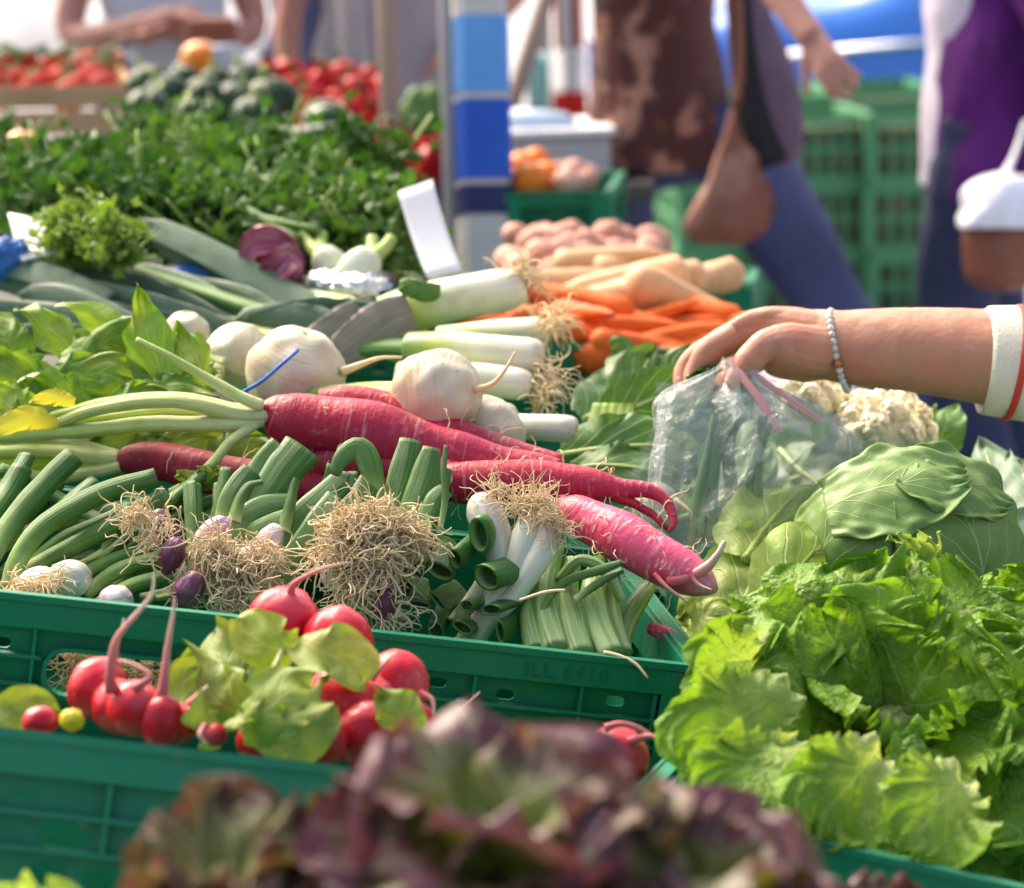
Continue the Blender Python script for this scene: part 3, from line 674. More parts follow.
long_radish('dull dark red radish half buried behind the onion greens on the left', [(118, 462, 2.27, 8), (132, 460, 2.265, 17), (165, 462, 2.26, 20), (215, 474, 2.245, 22), (270, 486, 2.235, 24), (330, 494, 2.225, 22), (400, 492, 2.22, 20), (450, 494, 2.22, 16)], m='darkrad', seed=15, hairs=24)
long_radish('red radish lying just under the biggest one behind the cut onion tops', [(300, 456, 2.24, 10), (330, 462, 2.23, 20), (380, 468, 2.225, 20), (440, 474, 2.215, 18), (500, 492, 2.21, 14), (560, 505, 2.2, 10)], seed=19, hairs=24)
long_radish('pink radish tip showing low between the crate corner and the frilly lettuce', [(650, 628, 2.12, 6), (666, 634, 2.11, 8), (680, 640, 2.10, 6), (688, 645, 2.095, 2)], m='pinkrad', seed=23, hairs=0)

dk = bpy.data.objects['long_radish.004']
for L in [[(122, 460, 2.268, 9), (100, 458, 2.265, 11), (60, 452, 2.265, 10), (10, 452, 2.27, 9), (-30, 455, 2.27, 8)], [(120, 466, 2.262, 8), (90, 472, 2.26, 9), (50, 478, 2.26, 8), (0, 470, 2.26, 8)], [(120, 456, 2.27, 7), (80, 446, 2.275, 8), (30, 444, 2.28, 7), (-20, 446, 2.28, 6)]]:
    mb = MB(); ptube(mb, L, 26, k=10, rough=.12, rs=60, flat=.8); mb.build('leaf_stalk', M['stalk'], dk)
for L, w, tl in [([(110, 470, 2.29), (150, 452, 2.3), (190, 445, 2.3), (240, 448, 2.29)], 26, .4), ([(60, 470, 2.3), (90, 450, 2.31), (130, 440, 2.31), (170, 440, 2.31)], 26, .3), ([(20, 480, 2.3), (40, 460, 2.31), (60, 445, 2.31), (100, 436, 2.31)], 26, .5), ([(200, 470, 2.28), (225, 452, 2.28), (250, 445, 2.28), (280, 450, 2.27)], 20, .3), ([(-20, 490, 2.3), (0, 465, 2.31), (10, 450, 2.31), (30, 436, 2.31)], 26, .5)]:
    mb = MB(); pleaf(mb, L, w, tl, ruf=.006, freq=8, frill=.06, lobes=.08, pucker=.004, seed=L[0][0], nv=30, nu=21, cup=.3); mb.build('leaf', M['radleaf'], dk)
# ---------------------------------------------------------------- white turnips
def turnip(label, x, y, z, r, tail=None, stems=(), sq=.93, seed=0, ax=(0, 0, 1)):
    c = P(x, y, z); R = r * z / FPX; root = thing('white_turnip', label, 'turnip', c - np.array([0, 0, R]), 'white turnips')
    mb = MB(); mb.ball(c, (R, R, R * sq), k=26, rough=.08, rs=2.6, seed=seed, axis=ax); mb.build('bulb', M['turnip'], root)
    if tail: mb = MB(); ptube(mb, tail, 20, k=6); mb.build('tail', M['root'], root)
    for L in stems: mb = MB(); ptube(mb, L, 18, k=9, rough=.1, rs=60); mb.build('stem', M['stalk'], root)
    return root
turnip('white turnip crossed by a blue rubber band', 296, 374, 2.36, 50, [(342, 372, 2.34, 5), (362, 364, 2.335, 3), (380, 358, 2.33, 2), (402, 357, 2.33, 1.2)], seed=1, ax=(.3, -.2, .9))
turnip('white turnip left of the blue banded one, showing its green stem end', 238, 358, 2.45, 36, None, [[(225, 372, 2.42, 10), (205, 372, 2.42, 9), (170, 380, 2.42, 8), (150, 390, 2.42, 6)], [(222, 380, 2.41, 10), (200, 386, 2.41, 9), (165, 396, 2.41, 7)], [(228, 365, 2.42, 9), (208, 360, 2.43, 8), (180, 362, 2.43, 6)]], seed=2, ax=(-.8, -.3, .4))
turnip('small white turnip farthest left, half hidden by the radish leaves', 186, 334, 2.5, 24, None, [], seed=3)
turnip('round white turnip on green stems at the middle, above the red radishes', 435, 393, 2.30, 44, [(474, 390, 2.28, 4), (492, 384, 2.275, 2.5), (505, 370, 2.27, 1.8), (515, 352, 2.27, 1)],
       [[(398, 395, 2.30, 9), (370, 393, 2.31, 8), (340, 392, 2.31, 7), (310, 394, 2.32, 6)], [(400, 388, 2.31, 7), (365, 388, 2.32, 6), (330, 390, 2.32, 5)]], seed=4, ax=(.9, -.2, .1), sq=1.06)
turnip('white turnip low behind the red radish, below the round one on stems', 488, 430, 2.33, 34, None, [], seed=5, ax=(.8, -.2, -.3), sq=1.1)
turnip('pale turnip lying at the right behind the radish tail', 655, 505, 2.3, 24, [(675, 500, 2.28, 3), (690, 512, 2.27, 2), (692, 522, 2.27, 1)], [], seed=6, ax=(.8, -.2, -.3))
mb = MB(); q = ptube(mb, [(243, 392, 2.29, 2), (262, 381, 2.268, 2), (282, 364, 2.256, 2), (298, 350, 2.268, 2)], 20, k=6)
mb.solo('rubber_band', M['blueband'], 'blue rubber band stretched across a white turnip', 'rubber band')

# ---------------------------------------------------------------- spring onions in the crate
def blade(mb, L, n=24, **kw): ptube(mb, L, n, k=14, rough=.07, rs=40, **kw)

def onion_bunch(label, loc, name='spring_onion_bunch', cat='spring onions'):
    return thing(name, label, cat, P(*loc) - np.array([0, 0, .03]), 'bunches of spring onions')

t = onion_bunch('spring onion bunch with thick green tops and a white bulb in the crate\'s left corner', (60, 585, 2.1))
for L in [[(-10, 560, 2.10, 11), (10, 525, 2.12, 13), (45, 485, 2.14, 14), (74, 456, 2.15, 13)],
          [(-40, 560, 2.12, 12), (-10, 520, 2.14, 15), (10, 490, 2.16, 14), (22, 468, 2.17, 12)],
          [(8, 592, 2.075, 10), (18, 560, 2.08, 11), (45, 525, 2.09, 12), (100, 494, 2.11, 12), (156, 476, 2.12, 10)],
          [(25, 570, 2.10, 9), (70, 548, 2.10, 12), (120, 522, 2.105, 13), (166, 494, 2.12, 12)],
          [(20, 572, 2.11, 7), (60, 540, 2.12, 8), (90, 526, 2.125, 8), (120, 512, 2.13, 7)],
          [(60, 590, 2.09, 8), (95, 568, 2.09, 9), (140, 552, 2.10, 9), (180, 548, 2.11, 7)],
          [(85, 595, 2.08, 8), (115, 572, 2.085, 10), (155, 560, 2.09, 10), (205, 552, 2.10, 8)],
          [(95, 605, 2.07, 7), (130, 586, 2.075, 9), (170, 576, 2.08, 9), (225, 566, 2.09, 7)],
          [(100, 520, 2.16, 8), (60, 500, 2.17, 9), (30, 480, 2.18, 10), (0, 470, 2.18, 9)],
          [(150, 520, 2.15, 6), (172, 500, 2.16, 8), (196, 480, 2.17, 8), (210, 468, 2.18, 6)]]:
    mb = MB(); blade(mb, L, cut=True, flat=.8); mb.build('green_top', M['scallion'], t)
R9 = random.Random(77)
for k in range(34):
    x0 = R9.uniform(-30, 190); y0 = R9.uniform(520, 600); dx = R9.uniform(30, 110); dy = R9.uniform(-70, -18); z0 = 2.16 - (y0 - 520) * .0006; r_ = R9.uniform(6, 11)
    mb = MB(); blade(mb, [(x0, y0, z0, r_ * .7), (x0 + dx * .35, y0 + dy * .25, z0 + .01, r_), (x0 + dx * .7, y0 + dy * .65, z0 + .02, r_ * 1.1), (x0 + dx, y0 + dy, z0 + .035, r_)], cut=True, flat=R9.uniform(.45, .8), seed=k); mb.build('green_top', M['scallion'], t)
for (x, y, z, r, ax, m) in [(68, 580, 2.06, 20, (1, -.2, .3), 'bulb'), (40, 588, 2.055, 22, (-.3, -.8, .1), 'bulb'), (115, 602, 2.05, 17, (.6, -.5, .3), 'pinkbulb')]:
    mb = MB(); mb.ball(P(x, y, z), np.array([1, 1, 1.25]) * r * z / FPX, k=16, axis=ax, rough=.05, rs=3); mb.build('bulb', M[m], t)
mb = MB()
for (x, y) in [(12, 590), (28, 582), (42, 590), (52, 580), (20, 600)]: tuft(mb, P(x, y, 2.035), (.2, -1, .1), 34, .02, .9, .5, .0009, .3, .008, seed=x)
mb.build('dry_roots', M['root'], t)

t = onion_bunch('purple onion bunch with matted pale roots and cut green tops, left of the middle', (220, 580, 2.08))
for (x, y, z, r, ax) in [(172, 556, 2.035, 13, (.35, -.1, .9)), (188, 590, 2.02, 15, (.5, -.2, .6)), (212, 536, 2.08, 15, (.7, .1, .7)), (245, 570, 2.075, 18, (.5, .1, .8)), (268, 545, 2.09, 15, (.5, .1, .8)), (165, 528, 2.085, 13, (-.4, .1, .9))]:
    mb = MB(); mb.ball(P(x, y, z), np.array([1, 1, 1.6]) * r * z / FPX, k=16, axis=ax, rough=.06, rs=3); mb.build('bulb', M['purple' if x < 200 else 'pinkbulb'], t)
for L in [[(235, 560, 2.10, 9), (252, 520, 2.115, 13), (278, 478, 2.135, 17), (302, 448, 2.15, 18)],
          [(225, 545, 2.11, 8), (240, 505, 2.13, 12), (262, 470, 2.145, 13), (282, 446, 2.15, 12)],
          [(250, 570, 2.085, 9), (280, 540, 2.09, 13), (315, 510, 2.10, 16), (345, 482, 2.115, 14)],
          [(270, 600, 2.07, 8), (290, 565, 2.075, 12), (318, 530, 2.085, 15), (340, 500, 2.10, 14)],
          [(215, 545, 2.09, 8), (235, 528, 2.095, 12), (262, 510, 2.105, 13), (292, 505, 2.115, 11)],
          [(230, 545, 2.10, 8), (262, 530, 2.09, 11), (290, 520, 2.095, 11), (314, 518, 2.10, 9)],
          [(222, 520, 2.11, 7), (230, 500, 2.115, 10), (242, 482, 2.125, 11), (252, 470, 2.13, 9)]]:
    mb = MB(); blade(mb, [(x_, y_, z_, r__ * 1.15) for x_, y_, z_, r__ in L], cut=True, flat=.34, up=(.2, -.8, .6)); mb.build('green_top', M['scallion'], t)
for L, w in [([(232, 520, 2.09), (238, 500, 2.095), (248, 484, 2.10), (262, 480, 2.105)], 10), ([(280, 530, 2.085), (288, 505, 2.09), (292, 488, 2.095), (296, 478, 2.095)], 11)]:
    mb = MB(); pleaf(mb, L, w, .5, cup=1.2, prof=lambda v: 1 - .5 * v, nu=9, nv=16); mb.build('green_top', M['scallion'], t)
mb = MB()
for i, (x, y, z, n, l, d) in enumerate([(140, 515, 2.05, 70, .032, (-.4, -.5, .5)), (165, 522, 2.05, 30, .025, (-.6, -.4, -.2)), (212, 548, 2.035, 120, .036, (-.2, -.8, -.2)), (232, 560, 2.035, 120, .036, (.1, -.8, -.3)), (262, 556, 2.035, 120, .034, (.3, -.7, -.2)), (250, 590, 2.025, 110, .034, (.2, -.8, -.3)), (190, 585, 2.03, 70, .03, (-.5, -.5, -.2)), (225, 605, 2.02, 80, .03, (.1, -.8, -.3)), (280, 600, 2.03, 60, .03, (.4, -.6, -.3)), (150, 545, 2.04, 25, .03, (-.5, -.5, -.5))]):
    tuft(mb, P(x, y, z), d, int(n * 1.15), l * .95, .7, .65, .00085, .55, .012, seed=40 + i, steps=10)
for k, (x, y) in enumerate([(212, 556), (238, 568), (264, 562), (245, 592), (140, 520), (195, 592)]): mb.core(P(x, y, 2.055), (20 if k < 4 else 11) * 2.05 / FPX, k)
mb.build('matted_roots', M['root'], t)

t = onion_bunch('onion bunch ending in one big straw coloured root ball, at the crate middle', (370, 570, 2.07))
for L in [[(385, 540, 2.09, 9), (392, 510, 2.10, 12), (402, 475, 2.115, 14), (410, 440, 2.13, 11)],
          [(400, 540, 2.085, 9), (412, 510, 2.095, 13), (425, 475, 2.11, 14), (432, 448, 2.12, 9)],
          [(410, 550, 2.075, 8), (425, 525, 2.08, 11), (436, 500, 2.09, 11), (446, 490, 2.095, 9)],
          [(372, 520, 2.10, 8), (375, 495, 2.105, 10), (370, 465, 2.11, 12), (358, 448, 2.115, 12), (342, 458, 2.11, 9), (334, 475, 2.105, 5)],
          [(345, 560, 2.08, 9), (352, 530, 2.09, 12), (362, 500, 2.10, 14), (372, 480, 2.11, 13)],
          [(440, 530, 2.07, 3), (445, 500, 2.08, 3.5), (444, 470, 2.09, 3), (446, 445, 2.10, 2)]]:
    mb = MB(); blade(mb, L, cut=(len(L) == 4 and L[0][3] > 5), flat=.34, up=(.1, -.8, .6)); mb.build('green_top', M['scallion'], t)
for (x, y, z, r) in [(350, 545, 2.08, 20), (385, 548, 2.075, 20), (372, 585, 2.06, 17), (384, 604, 2.015, 13), (335, 570, 2.07, 15)]:
    mb = MB(); mb.ball(P(x, y, z), np.array([1, 1, 1.4]) * r * z / FPX, k=16, axis=(.2, .3, .9), rough=.06, rs=3); mb.build('bulb', M['purple' if y > 580 else 'pinkbulb'], t)
mb = MB()
for i, (x, y, z, n, l, d) in enumerate([(345, 530, 2.035, 130, .036, (-.5, -.6, .1)), (368, 522, 2.035, 150, .036, (0, -.8, .3)), (395, 528, 2.035, 130, .036, (.4, -.7, .2)), (415, 540, 2.035, 70, .03, (.8, -.5, 0)), (350, 556, 2.025, 130, .036, (-.4, -.7, -.3)), (380, 560, 2.02, 140, .038, (.2, -.8, -.4)), (360, 585, 2.02, 70, .04, (-.2, -.7, -.6)), (390, 610, 2.02, 60, .034, (.4, -.6, -.4)), (330, 550, 2.03, 60, .036, (-.7, -.5, -.4))]):
    tuft(mb, P(x, y, z), d, int(n * 1.15), l * .95, .7, .65, .00088, .55, .012, seed=80 + i, steps=10)
for k, (x, y) in enumerate([(350, 538), (372, 534), (398, 540), (355, 562), (385, 566), (370, 590)]): mb.core(P(x, y, 2.055), 24 * 2.05 / FPX, k + 9)
mb.build('root_ball', M['root'], t)

R8 = random.Random(31)
for k in range(26):      # slim greens packed behind the two root masses
    x0 = R8.uniform(190, 440); dx = R8.uniform(-10, 45); r_ = R8.uniform(5, 9)
    mb = MB(); blade(mb, [(x0, 565, 2.105, r_ * .7), (x0 + dx * .3, 535, 2.12, r_), (x0 + dx * .7, 505, 2.135, r_ * 1.2), (x0 + dx, R8.uniform(462, 492), 2.15, r_ * 1.1)], cut=True, flat=R8.uniform(.3, .5), up=(R8.uniform(-.5, .5), -.8, .5), seed=k); mb.build('green_top', M['scallion'], t)
t = onion_bunch('dark green onion tops with hollow cut ends facing out, right of the root ball', (450, 600, 2.05))
for (x, y, r, dx, dy) in [(478, 535, 19, 8, -5), (432, 542, 13, -6, -30), (486, 578, 17, 40, -16), (440, 572, 15, 5, -24), (414, 570, 12, -8, -24), (438, 602, 13, 14, -12), (466, 606, 8, 25, -10), (420, 605, 12, 0, -22), (455, 560, 12, 18, -24), (462, 628, 12, 18, -16), (408, 590, 10, -10, -24), (436, 632, 11, 6, -22), (490, 610, 12, 40, -20), (500, 632, 12, 35, -20)]:
    L = [(x + dx * 1.6, y + dy * 1.2, 2.13, r * .8), (x + dx, y + dy * .7, 2.09, r * .95), (x + dx * .4, y + dy * .3, 2.055, r), (x, y, 2.02 + (640 - y) * .0003, r)]
    mb = MB(); ptube(mb, L, 18, k=18, rough=.16, rs=34, cut=True, flat=.5 + .3 * math.sin(x), up=(math.sin(x * 3), -.3, math.cos(x * 3)), seed=x); mb.build('green_top', M['darkscallion'], t)

t = onion_bunch('slim white salad onions with a wispy root tuft under the forked radish', (505, 560, 2.06))
for L in [[(476, 500, 2.105, 6), (482, 508, 2.095, 17), (494, 535, 2.085, 18), (500, 565, 2.075, 13), (492, 600, 2.07, 10), (468, 640, 2.06, 10)],
          [(524, 522, 2.085, 8), (528, 530, 2.075, 15), (522, 550, 2.07, 14), (508, 582, 2.065, 11), (480, 620, 2.06, 10), (456, 650, 2.055, 9)],
          [(550, 528, 2.075, 8), (547, 540, 2.068, 13), (536, 562, 2.063, 13), (518, 590, 2.06, 11), (490, 620, 2.055, 10), (470, 650, 2.05, 9)],
          [(500, 545, 2.09, 6), (500, 560, 2.085, 12), (482, 590, 2.08, 11), (455, 625, 2.07, 10)]]:
    mb = MB(); ptube(mb, L, 34, k=16, rough=.04, rs=40); mb.build('onion_stem', M['bulb'], t)
mb = MB()
for i, (x, y, z, n, l, d) in enumerate([(520, 508, 2.075, 90, .034, (.1, -.3, .5)), (495, 492, 2.09, 50, .03, (-.3, -.3, .6)), (545, 515, 2.065, 80, .034, (.5, -.3, -.1)), (535, 500, 2.08, 60, .03, (.5, -.3, .5)), (560, 530, 2.06, 40, .03, (.6, -.3, -.4))]):
    tuft(mb, P(x, y, z), d, n, l, .8, .7, .0006, .2, .008, seed=120 + i)
mb.build('wispy_roots', M['root'], t)

t = onion_bunch('pale green ribbed onion stems bundled into the crate\'s right corner', (585, 620, 2.05))
for L in [[(556, 548, 2.10, 9), (548, 575, 2.085, 12), (545, 610, 2.06, 15), (556, 650, 2.03, 15)],
          [(572, 560, 2.10, 9), (566, 590, 2.08, 14), (570, 620, 2.055, 16), (580, 655, 2.03, 15)],
          [(600, 560, 2.115, 8), (592, 590, 2.08, 13), (598, 625, 2.055, 15), (612, 655, 2.03, 14)],
          [(612, 578, 2.13, 9), (608, 600, 2.10, 12), (612, 630, 2.07, 13), (622, 655, 2.05, 12)],
          [(650, 585, 2.15, 8), (635, 606, 2.12, 11), (622, 632, 2.10, 12), (618, 660, 2.08, 12)],
          [(560, 580, 2.075, 7), (580, 560, 2.07, 7), (606, 572, 2.07, 8), (622, 600, 2.07, 6)],
          [(535, 590, 2.08, 8), (530, 615, 2.06, 11), (536, 650, 2.035, 12)]]:
    mb = MB(); ptube(mb, L, 26, k=18, rough=.09, rs=40, flat=.8); mb.build('onion_stem', M['palescallion'], t)
for L in [[(538, 640, 2.045, 3), (545, 605, 2.05, 4), (565, 582, 2.05, 4.5), (600, 570, 2.05, 5), (622, 562, 2.05, 3)], [(575, 600, 2.05, 6), (600, 582, 2.05, 7), (622, 570, 2.055, 5)]]:
    mb = MB(); ptube(mb, L, 26, k=10, flat=.6); mb.build('green_top', M['scallion'], t)
for L in [[(520, 600, 2.02, 1.5), (545, 592, 2.01, 1.5), (565, 590, 2.01, 1.4)], [(604, 652, 1.985, 2), (620, 656, 1.98, 2), (636, 664, 1.975, 1.8), (648, 678, 1.97, 1.2)]]:
    mb = MB(); ptube(mb, L, 14, k=5); mb.build('loose_root', M['root'], t)
# roots seen through the handle slot
mb = MB()
for i, (x, y) in enumerate([(70, 655), (90, 670), (110, 660), (130, 680), (150, 665), (85, 690), (120, 695)]): tuft(mb, P(x, y, 2.20), (.1, -.6, -.2), 55, .04, 1.0, .6, .0008, .1, .012, seed=200 + i)
mb.solo('dry_root_tangle', M['root'], 'dry brown root tangle seen through the onion crate\'s handle slot', 'roots', kind='stuff')

# ---------------------------------------------------------------- small round radishes in the near crate
def radish_bunch(label, items, leaves, loc, extra=()):
    root = thing('radish_bunch', label, 'radishes', P(*loc) - np.array([0, 0, .03]), 'bunches of round radishes')
    for i, (x, y, z, r, el, roots) in enumerate(items):
        c = P(x, y, z); R = r * z / FPX
        ax = np.array([.1, -.1, -1.0])
        if roots: ax = -nrm(P(*roots[0][1][:3]) - c) if len(roots[0]) > 1 else ax
        mb = MB(); mb.ball(c, (R, R, R * el), k=20, rough=.05, rs=2.5, seed=i + x, axis=ax); rad = mb.build('radish', M['radish'], root)
        for L in roots:
            L2 = [tuple(c) + (R * .45,)]; W, Rr = pix(L); q = spl(np.column_stack([W, Rr]), 26)
            mb = MB(); mb.tube(q[:, :3], np.maximum(q[:, 3] * np.linspace(.9, .42, 26), .0004), k=8, rough=.1, rs=150); mb.build('root', M['radtail'], rad)
    for i, (L, w, tl, kw) in enumerate(leaves):
        mb = MB(); pleaf(mb, L, w, tl + .35 * math.sin(i * 2.7), ruf=.0065, freq=4, pucker=.006, lobes=.06, seed=i * 1.7, nu=21, nv=26, prof=lambda v: math.sin(PI * min(1, .08 + .92 * v) ** 1.1) ** .55 if v < .98 else .12, **kw); mb.build('leaf', M['bunchleaf'], root)
    for L in extra: mb = MB(); ptube(mb, L, 18, k=8); mb.build('leaf_stalk', M['stalk'], root)
    return root
radish_bunch('left cluster of small red radishes with long thin roots standing upright',
    [(97, 688, 1.73, 29, 1.12, [[(112, 668, 1.73, 9), (116, 645, 1.725, 5), (122, 630, 1.72, 4), (124, 618, 1.72, 2)]]),
     (118, 706, 1.715, 27, 1.1, [[(112, 690, 1.69, 9), (110, 675, 1.685, 6), (116, 640, 1.68, 5), (140, 610, 1.68, 4.5), (152, 594, 1.68, 4), (154, 575, 1.68, 2)]]),
     (134, 708, 1.70, 28, 1.05, [[(134, 690, 1.68, 6), (150, 676, 1.68, 4), (132, 664, 1.685, 3), (118, 660, 1.69, 2)]]),
     (162, 722, 1.69, 22, 1.25, [[(160, 702, 1.69, 9), (164, 680, 1.69, 6), (168, 645, 1.69, 5), (173, 615, 1.69, 4), (175, 598, 1.69, 2)]]),
     (178, 724, 1.70, 20, 1.1, [[(190, 706, 1.69, 7), (200, 694, 1.69, 5), (208, 686, 1.69, 3)]]),
     (40, 722, 1.66, 18, .9, []), (60, 782, 1.64, 22, 1.0, []), (92, 806, 1.645, 22, 1.0, []), (215, 735, 1.68, 12, 1.0, [[(205, 725, 1.67, 4), (200, 735, 1.66, 4), (206, 744, 1.66, 4)]])],
    [([(-20, 735, 1.68), (10, 712, 1.70), (35, 705, 1.72), (60, 715, 1.72)], 22, .3, {})], (120, 740, 1.7))
mb = MB(); mb.ball(P(72, 720, 1.65), np.array([1, 1, .9]) * 12.5 * 1.65 / FPX, k=12, rough=.15, rs=3); mb.solo('yellow_radish', M['yellow'], 'small yellow radish peeping over the near crate rim', 'radish')
RL = [([(255, 720, 1.73), (215, 700, 1.73), (195, 670, 1.75), (190, 645, 1.76)], 30, .3, dict(cup=.3)),
      ([(250, 715, 1.74), (235, 680, 1.75), (222, 650, 1.77), (215, 625, 1.78)], 36, -.2, dict(cup=.3)),
      ([(300, 640, 1.74), (285, 650, 1.73), (258, 640, 1.735), (236, 618, 1.75)], 30, .5, dict(cup=.3)),
      ([(262, 730, 1.70), (248, 712, 1.70), (235, 690, 1.705), (228, 668, 1.71)], 32, .9, dict(cup=.6)),
      ([(220, 745, 1.70), (212, 725, 1.69), (206, 705, 1.69), (206, 688, 1.70)], 24, -.9, dict(cup=.6)),
      ([(238, 728, 1.68), (265, 712, 1.67), (292, 690, 1.68), (316, 680, 1.69)], 40, .2, dict(cup=.3)),
      ([(255, 735, 1.67), (285, 735, 1.66), (310, 722, 1.665), (332, 705, 1.68)], 34, .5, dict(cup=.3)),
      ([(225, 725, 1.67), (240, 715, 1.665), (252, 705, 1.665), (262, 698, 1.67)], 13, .8, dict(cup=.5)),
      ([(300, 640, 1.73), (320, 650, 1.72), (345, 660, 1.72), (362, 690, 1.715)], 38, .4, dict(cup=-.3)),
      ([(180, 735, 1.71), (180, 705, 1.73), (185, 680, 1.745), (200, 665, 1.75)], 26, .4, dict(cup=.3)),
      ([(250, 700, 1.745), (262, 670, 1.75), (276, 655, 1.755), (292, 640, 1.76)], 26, .3, dict(cup=.3))]
radish_bunch('biggest cluster of round red radishes with yellowish green leaves in the near crate',
    [(284, 620, 1.83, 36, .92, [[(290, 596, 1.82, 6), (294, 584, 1.815, 4), (310, 574, 1.81, 3.5), (330, 566, 1.81, 2.5), (352, 562, 1.81, 1.5)]]), (338, 642, 1.81, 36, 1.0, []),
     (340, 706, 1.75, 38, 1.05, []), (396, 682, 1.78, 33, 1.0, [[(420, 694, 1.76, 6), (432, 700, 1.755, 4), (434, 715, 1.75, 3)]]), (365, 735, 1.73, 34, 1.0, []), (322, 742, 1.70, 26, 1.0, []), (410, 730, 1.76, 30, 1.0, []),
     (375, 700, 1.77, 30, 1.0, [[(372, 680, 1.73, 3), (388, 660, 1.725, 2.5), (398, 650, 1.725, 1.5)]]), (260, 742, 1.70, 24, 1.0, [])],
    RL, (300, 745, 1.7), [[(285, 640, 1.74, 3), (278, 660, 1.72, 3), (262, 690, 1.70, 3.5), (250, 725, 1.69, 4)]])
radish_bunch('red radish with long thin roots right of the dark lettuce, below the crate corner',
    [(612, 762, 1.76, 36, 1.1, [[(630, 742, 1.74, 6), (650, 736, 1.735, 4), (672, 745, 1.73, 4), (694, 742, 1.73, 2)], [(605, 728, 1.74, 5), (622, 724, 1.74, 4), (642, 730, 1.74, 4), (660, 742, 1.74, 3.5), (690, 752, 1.74, 2)]]), (440, 748, 1.79, 30, 1.0, [[(452, 718, 1.77, 4), (465, 705, 1.77, 3), (480, 692, 1.77, 1.5)]]), (585, 775, 1.77, 30, 1.0, []), (550, 760, 1.79, 32, 1.0, [])],
    [([(420, 740, 1.70), (400, 715, 1.70), (388, 700, 1.70), (378, 690, 1.71)], 24, .2, dict(cup=.3))], (600, 780, 1.76))
# ---------------------------------------------------------------- lettuces
def lettuce(label, x, y, z, size, mt, axis=(0, -.4, .9), rings=((7, 66, 104, 1.12), (7, 46, 86, 1.1), (6, 26, 62, 1.05), (4, 8, 36, .9)), ruf=.0095, freq=16, wid=.66, lobes=.03, frill=.06, seed=1, pucker=.013, cat='lettuce', nv=80, nu=79, heart=True, pk=24, sweep=360):
    c = P(x, y, z); root = thing('lettuce', label, cat, c - np.array([0, 0, size * .55])); R = random.Random(seed)
    ax = nrm(axis); X = nrm(np.cross([0, 1, 0.2], ax)); Y = np.cross(ax, X)
    base = c - ax * size * .55
    for ri, (n, p0, p1, sc) in enumerate(rings):
        for k in range(n):
            a = 2 * PI * (k + .5 * (ri % 2) + R.uniform(-.22, .22)) / n
            d = X * math.cos(a) + Y * math.sin(a); s = np.cross(ax, d)
            L = size * sc * R.uniform(.9, 1.12); q0, q1 = math.radians(p0 * .45 + R.uniform(-5, 5)), math.radians(p1 + R.uniform(-10, 12))
            p = base + d * size * .03; sp = [p]
            for j in range(8):
                q = q0 + (q1 - q0) * (j / 7) ** 1.1; p = p + (d * math.sin(q) + ax * math.cos(q)) * L / 8; sp.append(p)
            mb = MB()
            leaf(mb, sp, s, L * wid * R.uniform(.9, 1.1), lambda v: (.16 + .84 * min(1, max(0, (v - .05) / .55)) ** 1.1) * (1 - max(0, (v - .72) / .28) ** 2.2 * .72), nu=nu, nv=nv, cup=.45 - .15 * ri, ruf=ruf * R.uniform(.8, 1.2), freq=freq, frill=frill, lobes=lobes, seed=seed + ri * 7.3 + k * 1.9, pucker=pucker, pk=pk)
            mb.build('leaf', M[mt], root)
    if heart:
        mb = MB(); mb.ball(base + ax * size * .25, (size * .16, size * .16, size * .32), k=12, axis=ax, rough=.2, rs=3); mb.build('heart', M[mt], root)
    return root

lettuce('big bright green frilly lettuce filling the lower right corner', 896, 716, 1.86, .152, 'lettuce', axis=(.05, -.62, .8), seed=3)
big = bpy.data.objects['lettuce']
for L, w, tl in [([(790, 690, 1.80), (750, 712, 1.755), (712, 745, 1.715), (692, 790, 1.69)], 62, .1), ([(810, 740, 1.73), (770, 765, 1.69), (738, 795, 1.665), (728, 832, 1.65)], 58, -.15), ([(880, 750, 1.72), (850, 785, 1.68), (828, 812, 1.655), (815, 842, 1.645)], 62, .15), ([(960, 770, 1.71), (945, 800, 1.67), (925, 825, 1.645), (905, 850, 1.635)], 60, 0), ([(760, 660, 1.86), (725, 662, 1.82), (700, 675, 1.79), (684, 700, 1.77)], 50, .3)]:
    mb = MB(); pleaf(mb, L, w, tl, prof=lambda v: (.3 + .7 * min(1, v / .5)) * (1 - max(0, (v - .75) / .25) ** 2.2 * .6), nu=71, nv=72, cup=-.5, ruf=.009, freq=14, frill=.06, lobes=.02, pucker=.016, pk=20, seed=w + L[0][0]); mb.build('leaf', M['lettuce'], big)
lettuce('bright green frilly lettuce behind the right edge of the front one, half cut off', 1055, 655, 1.98, .14, 'lettuce', axis=(.1, -.4, .9), seed=14, rings=((8, 55, 85, 1.0), (7, 30, 60, .95), (5, 10, 30, .8)))
ROAK = dict(pk=38, ruf=.011, freq=4, wid=.62, lobes=.22, frill=.06, pucker=.006, cat='red lettuce', nv=32, nu=27, rings=((6, 50, 90, 1.0), (6, 30, 72, 1.0), (5, 10, 48, 1.0)))
lettuce('dark red oak leaf lettuce blurred at the bottom middle, tallest of the dark heads', 500, 824, 1.15, .100, 'redlettuce', axis=(.05, -.2, 1), seed=21, **ROAK)
lettuce('purple brown oak leaf lettuce blurred at the bottom, nearest the frilly green one', 708, 884, 1.14, .078, 'redlettuce', axis=(.15, -.2, 1), seed=32, **ROAK)
lettuce('brown green oak leaf lettuce blurred in front of the radish crate on the left', 225, 868, 1.17, .060, 'brownoak', axis=(-.05, -.2, 1), seed=43, **ROAK)
lettuce('dark oak leaf lettuce blurred between the tallest head and the left one', 390, 880, 1.19, .088, 'brownoak', axis=(-.1, -.2, 1), seed=54, **ROAK)
